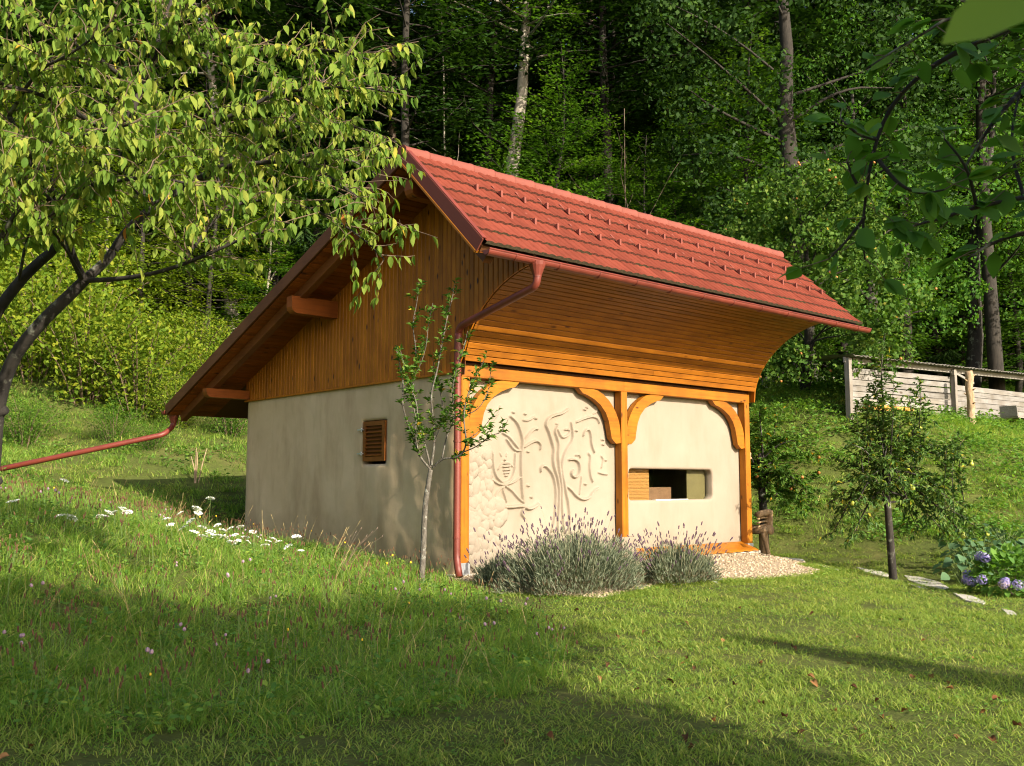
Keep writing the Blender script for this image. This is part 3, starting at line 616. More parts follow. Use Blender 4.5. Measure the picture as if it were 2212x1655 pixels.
for X, Y, q in stones[:120]:
    p = rel(X, Y); o = link('cobble', srnd.choice(cob), relief); s_ = q/200.0
    o.location = (p[0], WY+0.006, p[1]); o.rotation_euler = (srnd.uniform(-.2, .2), srnd.uniform(0, 6.28), srnd.uniform(-.2, .2)); o.scale = (s_*srnd.uniform(.8, 1.0), .072, s_*srnd.uniform(.95, 1.25))
# right bay
W0, W1, WZ0, WZ1 = 3.72, 6.02, 0.885, 1.415
def round_rect(x0, x1, z0, z1, r_, n_=6):
    out = []
    for cx_, cz_, a0 in ((x1-r_, z0+r_, -90), (x1-r_, z1-r_, 0), (x0+r_, z1-r_, 90), (x0+r_, z0+r_, 180)):
        for k_ in range(n_+1): a_ = R(a0+90*k_/n_); out.append((cx_+r_*math.cos(a_), cz_+r_*math.sin(a_)))
    return out
def rr_hole(n_):
    pts_ = []; base = round_rect(W0, W1, WZ0, WZ1, .09, 8); base = base + [base[0]]
    seg = [math.dist(p, q) for p, q in zip(base[:-1], base[1:])]; tot = sum(seg); cum = np.r_[0, np.cumsum(seg)]
    for k_ in range(n_):
        t_ = tot*k_/n_; i = min(int(np.searchsorted(cum, t_, 'right'))-1, len(seg)-1); f = (t_-cum[i])/seg[i] if seg[i] else 0
        pts_.append((base[i][0]+(base[i+1][0]-base[i][0])*f, base[i][1]+(base[i+1][1]-base[i][1])*f))
    return pts_
nH = 200; hole = rr_hole(nH); cxw, czw = (W0+W1)/2, (WZ0+WZ1)/2; rings = []
for s_ in (0, .008, .02, .04, .07, .11, .17, .26, .38, .52, .68, .84, 1.0):
    ring = []
    for hx, hz in hole:
        dx, dz = hx-cxw, hz-czw; dx = math.copysign(max(abs(dx), 1e-6), dx); dz = math.copysign(max(abs(dz), 1e-6), dz)
        # blend from the outline to the bay rectangle along a direction that keeps corners apart
        ux, uz = dx/((W1-W0)/2), dz/((WZ1-WZ0)/2); m_ = max(abs(ux), abs(uz)); ux, uz = ux/m_, uz/m_
        ox = cxw+ux*((6.90-cxw) if ux > 0 else (cxw-3.42)); oz = czw+uz*((2.72-czw) if uz > 0 else (czw+.45))
        x, z = hx+(ox-hx)*s_, hz+(oz-hz)*s_; d_ = math.hypot(x-hx, z-hz)
        yy = WY + .010*mnoise.noise(Vector((x*1.2, z*1.2, 7))) + .003*mnoise.noise(Vector((x*7, z*7, 1)))
        if d_ < .035: yy += .03*(1-d_/.035)**2
        ring.append((x, yy, z))
    rings.append(ring)
back = [(x, WY+.16, z) for x, z in hole]
vs = back+sum(rings, []); fs = [(r_*nH+k_, r_*nH+(k_+1) % nH, (r_+1)*nH+(k_+1) % nH, (r_+1)*nH+k_) for r_ in range(len(rings)) for k_ in range(nH)]
me = bpy.data.meshes.new('window_wall'); me.from_pydata(vs, [], fs); me.materials.append(M['plaster_front']); me.polygons.foreach_set("use_smooth", [True]*len(fs)); me.update()
ow = link('window_wall', me, house)
win = MB(); win.box((W0-.05, WY+.15, WZ0-.05), (W1+.05, WY+.315, WZ1+.05)); win.f = win.f; 
wf = MB()
for lo, hi in (((W0-.1, WY+.10, WZ0-.10), (W1+.1, WY+.15, WZ0-.02)), ((W0-.1, WY+.10, WZ1+.02), (W1+.1, WY+.15, WZ1+.10)), ((W0-.1, WY+.10, WZ0-.02), (W0-.03, WY+.15, WZ1+.02)), ((W1+.03, WY+.10, WZ0-.02), (W1+.1, WY+.15, WZ1+.02))): wf.box(lo, hi)
wfo = part(wf, 'window', M['fascia_wood']); wfo['label'] = 'long low window with rounded plaster edges'
pn = MB(); pn.box((W0-.03, WY+.115, WZ0-.02), (W1+.03, WY+.122, WZ1+.02)); part(pn, 'pane', M['glass'], wfo)
bl = MB()
for k_ in range(24): z = WZ0-.04+k_*0.0245; bl.bar((W0-.03, WY+.17, z), (0.74, 0, 0), (0, .006, 0), (0, 0, .020), .002)
bl.box((W0-.03, WY+.176, WZ0-.05), (W0+.71, WY+.180, WZ1+.06))
o_ = part(bl, 'bamboo_blind', M['bamboo'], wfo)
ov = MB(); ov.box((W1-.53, WY+.18, WZ0-.06), (W1+.08, WY+.20, WZ1+.08)); part(ov, 'olive_panel', M['olive'], wfo)
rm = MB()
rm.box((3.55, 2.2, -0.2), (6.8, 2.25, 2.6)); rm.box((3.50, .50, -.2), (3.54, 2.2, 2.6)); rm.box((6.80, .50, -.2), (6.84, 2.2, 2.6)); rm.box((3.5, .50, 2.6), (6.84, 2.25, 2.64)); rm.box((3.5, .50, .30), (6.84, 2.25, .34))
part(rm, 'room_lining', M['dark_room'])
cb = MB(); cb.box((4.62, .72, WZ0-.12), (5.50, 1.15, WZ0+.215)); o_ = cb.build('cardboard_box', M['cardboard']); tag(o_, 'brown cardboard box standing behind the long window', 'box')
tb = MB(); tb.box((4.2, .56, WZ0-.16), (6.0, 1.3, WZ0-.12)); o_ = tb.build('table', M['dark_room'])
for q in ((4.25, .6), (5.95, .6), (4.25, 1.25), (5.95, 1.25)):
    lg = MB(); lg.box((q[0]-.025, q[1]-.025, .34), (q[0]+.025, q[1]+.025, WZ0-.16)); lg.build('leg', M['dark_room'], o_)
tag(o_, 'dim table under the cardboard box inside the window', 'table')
sl = MB(); sl.box((4.44, WY+.02, WZ0-.012), (5.32, WY+.10, WZ0+.010)); part(sl, 'white_sill', M['white'], wfo)

# posts, beam, braces
def timber(name, o, a, w, t, mat, c=.008, parent=house):
    mb = MB(); mb.bar(o, a, w, t, c); return part(mb, name, mat, parent)
for px_, zf in ((0.075, 0.0), (3.44, 0.30), (6.905, 0.0)):
    po = timber('post', (px_, .075, zf-.0), (0, 0, 2.68-zf), (.15, 0, 0), (0, .15, 0), M['wood_z'])
    if zf == 0:
        bk = MB(); bk.box((px_-.083, -.008, -.10), (px_+.083, .158, .06)); bo = part(bk, 'post_shoe', M['zinc'], po)
        pl = MB(); pl.box((px_-.16, -.05, -.6), (px_+.16, .25, -.10)); part(pl, 'plinth_stone', M['stone'])
    else:
        pl = MB(); pl.box((px_-.14, -.04, -.5), (px_+.20, .20, .30)); o_ = part(pl, 'plinth_stone', M['plaster_front'])
timber('beam', (-.0, .075, 2.765), (3.44, 0, 0), (0, .15, 0), (0, 0, .17), M['wood_x']); timber('beam', (3.443, .075, 2.765), (3.537, 0, 0), (0, .15, 0), (0, 0, .17), M['wood_x'])
timber('wall_plate', (0.0, .09, 2.875), (6.98, 0, 0), (0, .12, 0), (0, 0, .05), M['beam_dark'])
b_out = [(2.501, 2.685), (2.706, 2.680), (2.84, 2.658), (2.97, 2.60), (3.10, 2.51), (3.20, 2.405), (3.275, 2.29), (3.325, 2.19), (3.35, 2.09), (3.362, 1.97), (3.365, 1.827)]
b_in = [(3.252, 1.815), (3.150, 1.895), (3.122, 2.026), (3.083, 2.18), (3.015, 2.31), (2.896, 2.43), (2.748, 2.515), (2.593, 2.572), (2.485, 2.595), (2.442, 2.63), (2.385, 2.685)]
def brace(mirror_at=None, shift=0.0):
    pts_ = b_out + b_in
    pts_ = [((2*mirror_at - x if mirror_at is not None else x) + shift, z) for x, z in pts_]
    mb = MB(); n_ = len(pts_); no = len(b_out)
    vs = [(x, .022, z) for x, z in pts_] + [(x, .128, z) for x, z in pts_]
    # strip quads between the outer and the inner curve keep the faces clean
    fs = []
    O = list(range(no)); I = list(range(no, n_))[::-1]
    i = j = 0
    while i < len(O)-1 or j < len(I)-1:
        if j == len(I)-1 or (i < len(O)-1 and (i+1)/(len(O)-1) <= (j+1)/(len(I)-1)): f = (O[i], O[i+1], I[j]); i += 1
        else: f = (O[i], I[j+1], I[j]); j += 1
        fs += [f, tuple(k_+n_ for k_ in f[::-1])]
    fs += [(k_, (k_+1) % n_, n_+(k_+1) % n_, n_+k_) for k_ in range(n_)]
    mb.add(vs, fs); return part(mb, 'brace', M['wood_x'])
brace(); brace(3.44); brace(None, 6.905-3.44); brace(3.44, -3.365)
# sloping drip board along the foot of the right bay, with a toothed lower edge
db = MB(); nT = 24; top = [(3.62+i*(3.22/nT), .15, .09) for i in range(nT+1)]; bot = [(3.62+i*(3.22/nT), -.22 + (0.02 if i % 2 else 0.0), -.04+(.012 if i % 2 else 0)) for i in range(nT+1)]
vs = top+bot+[(x, y, z-.025) for x, y, z in top]+[(x, y, z-.025) for x, y, z in bot]; q = nT+1
fs = []
for i in range(nT): fs += [(i, i+1, q+i+1, q+i), (2*q+i, 3*q+i, 3*q+i+1, 2*q+i+1), (q+i, q+i+1, 3*q+i+1, 3*q+i)]
fs += [(0, q, 3*q, 2*q), (nT, 2*q+nT, 3*q+nT, q+nT)]
db.add(vs, fs); part(db, 'drip_board', M['wood_x'])
fo = MB(); fo.box((3.6, -.16, -.6), (6.98, .38, -.07)); part(fo, 'footing', M['stone'])
fo = MB(); fo.box((0.02, .02, -.7), (3.6, .40, -.30)); part(fo, 'footing', M['stone'])
pg = MB(); pg.box((6.985, .03, 1.63), (7.06, .13, 1.67)); pg.tube([(7.02, .08, 1.67), (7.02, .08, 1.74), (7.02, .08, 1.77)], [.05, .06, .03], 8); part(pg, 'perch', M['log'])

# the coved soffit: boards laid along the curve
SOF = chaikin([(-.10, 2.89), (-.13, 3.02), (-.18, 3.14), (-.26, 3.29), (-.40, 3.47), (-.60, 3.66), (-.87, 3.84), (-1.18, 3.965), (-1.48, 4.04), (-1.72, 4.06)], 2)
SOF = np.array(SOF); sl_ = np.r_[0, np.cumsum(np.linalg.norm(np.diff(SOF, axis=0), axis=1))]
def sof(s_): return np.array([np.interp(s_, sl_, SOF[:, 0]), np.interp(s_, sl_, SOF[:, 1])])
def sof_z(y):
    return float(np.interp(-y, -SOF[:, 0], SOF[:, 1]))
nS = 23
for k_ in range(nS):
    a_, b_ = sof(sl_[-1]*k_/nS), sof(sl_[-1]*(k_+1)/nS); mid = (a_+b_)/2; t_ = b_-a_; w_ = np.linalg.norm(t_); t_ /= w_; nrm = np.array([t_[1], -t_[0]])
    if nrm[0] > 0: nrm = -nrm
    mb = MB(); c_ = mid - nrm*.0
    cut = [(-.035, 7.01)] if k_ not in (1, 6, 13) else [(-.035, 3.9+k_*.12), (3.904+k_*.12, 7.01)]
    for ca, cb_ in cut:
        mb = MB(); mb.bar((ca, c_[0], c_[1]), (cb_-ca, 0, 0), (0, t_[0]*(w_-.009), t_[1]*(w_-.009)), (0, nrm[0]*.022, nrm[1]*.022), .006)
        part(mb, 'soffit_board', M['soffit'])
bk = MB()
for a_, b_ in zip(SOF[:-1], SOF[1:]):
    t_ = (b_-a_)/np.linalg.norm(b_-a_); nr = np.array([-t_[1], t_[0]]); nr = nr if nr[0] > 0 else -nr; o1, o2 = a_+nr*.016, b_+nr*.016
    bk.add([(-.02, *o1), (7.0, *o1), (7.0, *o2), (-.02, *o2)], [(0, 1, 2, 3)])
part(bk, 'soffit_backing', M['groove'])
# far gable above the cove, closing the roof space
def roof_under(y):
    z = RZ + (EZ-RZ)*(y-RY)/(EY-RY) if y < RY else RZ + (BZ-RZ)*(y-RY)/(BY-RY)
    return z - 0.165
fg = MB(); ys = [p[0] for p in SOF[::-1]] + [HD]
poly = [(7.02, p[0], p[1]) for p in SOF] + [(7.02, -1.72, roof_under(-1.72)+.05), (7.02, RY, roof_under(RY)), (7.02, HD, roof_under(HD)), (7.02, HD, 2.7), (7.02, -.08, 2.7)]
fg.prism(poly, (.03, 0, 0)); part(fg, 'far_gable', M['clad'])
fw_ = MB(); fw_.box((6.75, .2, -.6), (7.0, HD, 2.72)); part(fw_, 'side_wall', M['plaster_gable'])
bw = MB(); bw.box((-.02, HD-.25, -.6), (6.75, HD-.005, 2.74)); part(bw, 'back_wall', M['plaster_gable'])
# gable cladding, one board at a time, following the roof above and the cove below
bw_ = 0.104; y = -1.70; k_ = 0
tg = MB()
while y < HD-0.01:
    y0_, y1_ = y, min(y+bw_, HD+.02); g_ = .0035; c_ = .010; ya = [y0_+g_, y0_+g_+c_, y1_-g_-c_, y1_-g_]
    zt = [roof_under(q)+.03 for q in ya]; zb = [(sof_z(q)-.004 if q < -.10 else (2.74 if q > 0 else 2.86)) for q in ya]
    if min(a_-b_ for a_, b_ in zip(zt, zb)) > .02:
        xs = [-.062, -.072, -.072, -.062]; mb = MB()
        vs = [(xs[i], ya[i], zb[i]) for i in range(4)] + [(xs[i], ya[i], zt[i]) for i in range(4)] + [(-.05, ya[0], zb[0]), (-.05, ya[3], zb[3]), (-.05, ya[0], zt[0]), (-.05, ya[3], zt[3])]
        fs = [(0, 1, 5, 4), (1, 2, 6, 5), (2, 3, 7, 6), (0, 4, 10, 8), (3, 9, 11, 7), (0, 8, 9, 3, 2, 1), (4, 5, 6, 7, 11, 10), (8, 10, 11, 9)]
        mb.add(vs, fs); part(mb, 'cladding_board', M['clad'])
        if y > 1.0: tg.add([(-.0555, y1_-.012, zb[3]), (-.0555, y1_+.012, zb[3]), (-.0555, y1_+.012, zt[3]-.01), (-.0555, y1_-.012, zt[3]-.01)], [(0, 1, 2, 3)])
    y += bw_
part(tg, 'board_tongues', M['tongue'])['kind'] = 'stuff'
bkp = MB(); pl_ = [(-.02, p[0], p[1]) for p in SOF] + [(-.02, RY, roof_under(RY)), (-.02, HD, roof_under(HD)), (-.02, HD, 2.70), (-.02, -.08, 2.70)]
pl_.insert(len(SOF), (-.02, -1.72, roof_under(-1.72))); bkp.prism(pl_, (.01, 0, 0)); part(bkp, 'gable_backing', M['groove'])
dr = MB(); dr.bar((-.085, -.02, 2.735), (0, HD+.02, 0), (.03, 0, 0), (0, 0, .03), .004); part(dr, 'drip_moulding', M['clad'])
# purlins and rafters at the near verge
for py, z0_, z1_ in ((3.35, 3.93, 4.21), (6.50, 2.765, 2.93), (0.05, 5.12, 5.36)):
    mb = MB(); h_ = z1_-z0_; pts_ = [(0, py-.09, 0)]
    pr = [(-.05, z0_), (-.05, z1_), (-.93, z1_), (-.93, z0_+.10), (-.91, z0_+.045), (-.87, z0_+.01), (-.82, z0_)]
    mb.prism([(x, py-.09, z) for x, z in pr], (0, .18, 0)); part(mb, 'purlin', M['under'])
def slope_frame(front):
    if front: a_, b_ = np.array([RY, RZ]), np.array([EY, EZ])
    else: a_, b_ = np.array([RY, RZ]), np.array([BY, BZ])
    t_ = (b_-a_); L_ = np.linalg.norm(t_); t_ /= L_; nr = np.array([t_[1], -t_[0]]); nr = nr if nr[1] > 0 else -nr
    return a_, b_, t_, nr, L_
roof = MB()
for fr in (True, False):
    a_, b_, t_, nr, L_ = slope_frame(fr)
    o1, o2 = a_-nr*.055, b_-nr*.055; q1, q2 = a_-nr*.13, b_-nr*.13
    roof.add([(RX0+.04, *o1), (RX1-.04, *o1), (RX1-.04, *o2), (RX0+.04, *o2), (RX0+.04, *q1), (RX1-.04, *q1), (RX1-.04, *q2), (RX0+.04, *q2)], [(0, 1, 2, 3), (7, 6, 5, 4), (0, 4, 5, 1), (1, 5, 6, 2), (2, 6, 7, 3), (3, 7, 4, 0)])
roof_o = part(roof, 'roof', M['groove'])
# underside boards of the back slope (verge overhang)
a_, b_, t_, nr, L_ = slope_frame(False)
nB = int(L_/.115)
for k_ in range(nB):
    s0 = L_*(k_+.5)/nB; w_ = L_/nB-.006; c_ = a_+t_*s0-nr*.145
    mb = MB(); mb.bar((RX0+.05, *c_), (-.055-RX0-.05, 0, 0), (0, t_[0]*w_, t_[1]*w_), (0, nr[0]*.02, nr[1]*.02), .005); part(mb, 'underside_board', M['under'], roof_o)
a2, b2, t2, nr2, L2 = slope_frame(True)
for k_ in range(20):
    s0 = L2*(k_+.5)/20; w_ = L2/20-.006; c_ = a2+t2*s0-nr2*.145
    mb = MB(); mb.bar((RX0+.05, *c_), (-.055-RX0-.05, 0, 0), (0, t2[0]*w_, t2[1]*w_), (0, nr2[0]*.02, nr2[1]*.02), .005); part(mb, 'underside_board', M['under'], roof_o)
for (aa, bb, tt, nn, LL) in ((a_, b_, t_, nr, L_), (a2, b2, t2, nr2, L2)):
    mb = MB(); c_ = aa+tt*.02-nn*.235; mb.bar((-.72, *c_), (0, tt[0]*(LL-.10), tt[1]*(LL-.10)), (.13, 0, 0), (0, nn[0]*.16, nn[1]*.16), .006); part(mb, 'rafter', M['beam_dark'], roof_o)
# verge boards: wooden on the back slope, sheet metal on the front slope, its drip lip coloured orange as if sunlit
mb = MB(); c_ = a_-nr*.055; mb.bar((RX0+.012, *c_), (0, t_[0]*L_, t_[1]*L_), (.03, 0, 0), (0, nr[0]*.20, nr[1]*.20), .004); part(mb, 'verge_board', M['fascia_wood'], roof_o)
mb = MB(); c_ = a2-t2*.05-nr2*.05; mb.bar((RX0+.0, *c_), (0, t2[0]*(L2+.05), t2[1]*(L2+.05)), (.02, 0, 0), (0, nr2[0]*.185, nr2[1]*.185), .003); part(mb, 'verge_metal', M['fascia'], roof_o)
mb = MB(); c_ = a2-t2*.05-nr2*.155; mb.bar((RX0+.022, *c_), (0, t2[0]*(L2+.03), t2[1]*(L2+.03)), (.075, 0, 0), (0, nr2[0]*.035, nr2[1]*.035), .004); part(mb, 'verge_lip', M['wood_x'], roof_o)
mb = MB(); c_ = a2+t2*.0+nr2*.052; mb.bar((RX0+.03, *c_), (0, t2[0]*(L2-.02), t2[1]*(L2-.02)), (.07, 0, 0), (0, nr2[0]*.008, nr2[1]*.008), 0); part(mb, 'verge_flashing', M['gutter'], roof_o)
# tiles of the front slope, one object each
rows, cols = 7, 30; TW = (RX1-RX0-.06)/cols; TL = L2/rows
def tile_mesh(moss):
    nu_ = 16; prof = []
    for i in range(nu_+1):
        u_ = i/nu_; w2 = (u_*2) % 1.0
        h_ = 0.012*(1 if .12 < w2 < .58 else (w2/.12 if w2 <= .12 else max(0, 1-(w2-.58)/.14)))
        prof.append((u_*TW*.998, h_))
    vs = []; fs = []; ms = []
    for s_, lift in ((-.02, .006), (TL*.5, .018), (TL+.035, .042)):
        for x, h_ in prof: vs.append((x, s_, lift+h_))
    for x, h_ in prof: vs.append((x, TL+.028, -.004+h_*.3))
    n_ = nu_+1
    for r_ in range(2):
        for i in range(nu_): fs.append((r_*n_+i, r_*n_+i+1, (r_+1)*n_+i+1, (r_+1)*n_+i)); ms.append(0)
    for i in range(nu_): fs.append((2*n_+i, 2*n_+i+1, 3*n_+i+1, 3*n_+i)); ms.append(1)
    me = bpy.data.meshes.new('roof_tile'); me.from_pydata(vs, [], fs); me.materials.append(M['tile']); me.materials.append(M['tile_moss'] if moss else M['tile_lip'])
    me.polygons.foreach_set("material_index", ms); me.update()
    bm_ = bmesh.new(); bm_.from_mesh(me); bmesh.ops.recalc_face_normals(bm_, faces=bm_.faces)
    if sum(f.normal.z*f.calc_area() for f in bm_.faces) < 0: bmesh.ops.reverse_faces(bm_, faces=bm_.faces)
    bm_.to_mesh(me); bm_.free(); return me
tm = [tile_mesh(False), tile_mesh(True)]
rotm = Matrix(((1, 0, 0), (0, t2[0], nr2[0]), (0, t2[1], nr2[1]))).to_4x4()
for r_ in range(rows):
    for c in range(cols):
        p = a2+t2*(TL*r_)+nr2*.0; o = link('tile', tm[1 if r_ >= rows-2 and (r_ == rows-1 or rnd.random() < .5) else 0], roof_o)
        o.matrix_local = Matrix.Translation((RX0+.04+TW*c, p[0]+rnd.uniform(-.002, .002), p[1]+rnd.uniform(-.002, .002))) @ rotm @ Matrix.Rotation(rnd.uniform(-.004, .004), 4, 'Z')
gmb = MB()   # snow guards: a folded strap standing up from the tile
gmb.add([(-.018, 0, 0), (.018, 0, 0), (.018, -.066, .069), (-.018, -.066, .069), (-.018, -.110, 0), (.018, -.110, 0)], [(0, 1, 2, 3), (3, 2, 5, 4), (0, 3, 4), (1, 5, 2)])
gmb.add([(-.02, -.30, .010), (.02, -.30, .010), (.02, -.10, .004), (-.02, -.10, .004)], [(0, 1, 2, 3)])
gme = gmb.mesh('snow_guard', M['ridge'])
for r_, off, cnt in ((2, 0.83, 19), (4, 0.60, 20)):
    for k_ in range(cnt):
        x = RX0 + off + k_*(RX1-RX0-off-.30)/(cnt-1) ; p = a2+t2*(TL*r_+.16)+nr2*.030
        o = link('snow_guard', gme, roof_o); o.matrix_local = Matrix.Translation((x, p[0], p[1])) @ rotm
# ridge tiles
rg = MB(); nR = 23; RLn = (RX1-RX0+.02)/nR
def half_round(x, r_, y=RY, z=RZ-.045): return [(x, y+r_*math.cos(a_)*1.05, z+r_*math.sin(a_)) for a_ in [math.pi*(-.10+1.2*j/10) for j in range(11)]]
secs = [half_round(0, .102), half_round(RLn-.05, .109), half_round(RLn-.04, .114), half_round(RLn+.005, .115), half_round(RLn+.005, .10)]
vs = sum(secs, []); fs = [(i*11+j, i*11+j+1, (i+1)*11+j+1, (i+1)*11+j) for i in range(4) for j in range(10)]
rg.add(vs, fs); rme = rg.mesh('ridge_tile', M['ridge'], True)
for k_ in range(nR):
    o = link('ridge_tile', rme, roof_o); o.location = (RX0-.01+k_*RLn, 0, rnd.uniform(-.003, .003))
ec = MB(); ec.prism([(RX0-.02, p[1], p[2]) for p in half_round(0, .112)], (.02, 0, 0)); part(ec, 'ridge_end_cap', M['fascia'], roof_o)
bs = MB(); c1, c2 = a_+nr*.03, b_+nr*.03; bs.add([(RX0+.03, *c1), (RX1, *c1), (RX1, *c2), (RX0+.03, *c2)], [(0, 1, 2, 3)]); part(bs, 'back_tiling', M['tile'], roof_o)

# gutters and downpipes
def gutter(name, x0_, x1_, y_, z_, r_=.068):
    mb = MB(); n_ = 10
    an = [math.pi + math.pi*j/n_ for j in range(n_+1)]; out = [(y_+r_*math.cos(a_), z_+r_*math.sin(a_)) for a_ in an]; inn = [(y_+(r_-.006)*math.cos(a_), z_+(r_-.006)*math.sin(a_)) for a_ in an][::-1]
    mb.prism([(x0_, *p) for p in out+inn], (x1_-x0_, 0, 0))
    mb.tube([(x0_, y_-r_, z_+.006), (x1_, y_-r_, z_+.006)], .011, 6)
    for xx in (x0_, x1_-.006): mb.prism([(xx, *p) for p in out], (.006, 0, 0))
    g_ = part(mb, name, M['gutter'])
    k2 = MB()
    for i in range(12):
        x = x0_+.45+i*(x1_-x0_-.9)/11; bo = MB(); bo.tube([(x, y_+(r_+.004)*math.cos(a_), z_+(r_+.004)*math.sin(a_)) for a_ in an], .009, 5); part(bo, 'bracket', M['gutter'], g_)
    return g_
GY0, GZ0 = EY-.115, EZ-.125
fgut = gutter('gutter', RX0-.03, RX1+.03, GY0, GZ0)
bgut = gutter('gutter', RX0-.02, RX1, BY+.08, BZ-.07)
def arc_path(pts_, r_=.10, n_=5):
    out = [np.array(pts_[0], float)]
    for i in range(1, len(pts_)-1):
        p, q, s_ = (np.array(v_, float) for v_ in (pts_[i-1], pts_[i], pts_[i+1])); d1 = unit(p-q); d2 = unit(s_-q)
        for k_ in range(n_+1):
            t_ = k_/n_; out.append((q+d1*r_)*(1-t_)**2 + q*2*t_*(1-t_) + (q+d2*r_)*t_**2)
    return out + [np.array(pts_[-1], float)]
dp = MB(); px_ = -.20
dp.tube(arc_path([(px_, GY0, GZ0-.20), (px_, GY0, GZ0-.33), (-.155, -.12, 3.36), (-.155, -.10, 3.20), (-.155, -.10, .12), (-.20, -.22, -.10)], .11), .050, 14)
dpo = part(dp, 'downpipe', M['gutter'], house, True)
fn = MB(); fn.tube([(px_, GY0, GZ0-.02), (px_, GY0, GZ0-.07), (px_, GY0, GZ0-.20), (px_, GY0, GZ0-.22)], [.115, .105, .056, .054], 14); part(fn, 'outlet', M['gutter'], dpo)
for z in (.42, 1.75, 3.05):
    cl = MB(); cl.tube([(-.155, -.10, z-.012), (-.155, -.10, z+.012)], .056, 14); cl.bar((-.155, -.07, z), (.08, .10, 0), (0, .02, 0), (0, 0, .02)); part(cl, 'pipe_clip', M['gutter'], dpo)
e1 = at(-140, 1043, 17.8); s1 = np.array([-.82, BY+.08, BZ-.10])
bp_ = MB(); bp_.tube(arc_path([s1, s1+np.array([0, 0, -.26]), s1+np.array([-.25, -.12, -.44]), e1], .10), .052, 14); bpo = part(bp_, 'downpipe', M['gutter'], house, True); bpo['label'] = 'long sloping red pipe leading off the back gutter'
fn = MB(); fn.tube([s1+np.array([0, 0, .05]), s1+np.array([0, 0, -.05]), s1+np.array([0, 0, -.20])], [.11, .10, .055], 12); part(fn, 'outlet', M['gutter'], bpo)
# shutter with slats and two hinges in the gable
shf = MB()
for lo, hi in (((-.060, 1.835, 1.515), (-.02, 1.91, 2.145)), ((-.060, 2.375, 1.515), (-.02, 2.445, 2.145)), ((-.060, 1.91, 1.515), (-.02, 2.375, 1.585)), ((-.060, 1.91, 2.075), (-.02, 2.375, 2.145))): shf.box(lo, hi)
sho = part(shf, 'shutter', M['shutter'])
for k_ in range(8):
    z = 1.615+k_*.0605; mb = MB(); mb.bar((-.042, 1.905, z), (0, .475, 0), (.040, 0, .030), (.010*.6, 0, -.010*.8)); part(mb, 'slat', M['shutter'], sho)
bb_ = MB(); bb_.box((-.022, 1.83, 1.51), (-.012, 2.45, 2.15)); part(bb_, 'back_board', M['groove'], sho)
for z in (1.64, 2.02):
    mb = MB(); mb.box((-.095, 2.42, z-.012), (-.062, 2.56, z+.012)); mb.tube([(-.085, 2.45, z-.03), (-.085, 2.45, z+.03)], .014, 8); part(mb, 'hinge', M['zinc'], sho)
# ---------------------------------------------------------------- leaves and trees
def big_leaf(L, W, fold, droop, curl=0.0):
    ts = [0, .18, .45, .75, 1.0]; ws = [0.03, .72, 1.0, .62, 0.0]
    vs = []
    for t_, w_ in zip(ts, ws):
        y = L*t_*(1-.12*droop*t_); z = -droop*L*t_*t_*.6
        vs += [(-W/2*w_, y, z+fold*W*w_*.5), (curl*W*.3*t_, y, z), (W/2*w_, y, z+fold*W*w_*.5)]
    f = []
    for i in range(4):
        for j in range(2): f.append((i*3+j, i*3+j+1, (i+1)*3+j+1, (i+1)*3+j))
    return np.array(vs, float), np.array(f)
def small_leaf(L=1.0, W=.5, fold=.25, droop=.2):
    vs = np.array([(0, 0, 0), (-W*.5, L*.42, fold*W*.5), (0, L*.5, -droop*L*.12), (W*.5, L*.42, fold*W*.5), (0, L, -droop*L*.5)], float)
    return vs, np.array([(0, 2, 1), (0, 3, 2), (1, 2, 4), (2, 3, 4)])
def diamond(L=1.0, W=.55):
    return np.array([(0, 0, 0), (-W/2, L*.45, .06), (0, L, -.10), (W/2, L*.45, .06)], float), np.array([(0, 3, 2, 1)])
def tree_root(name, label, cat, x, y, group=None, z=None):
    return tag(empty(name, (x, y, gz1(x, y) if z is None else z)), label, cat, group)
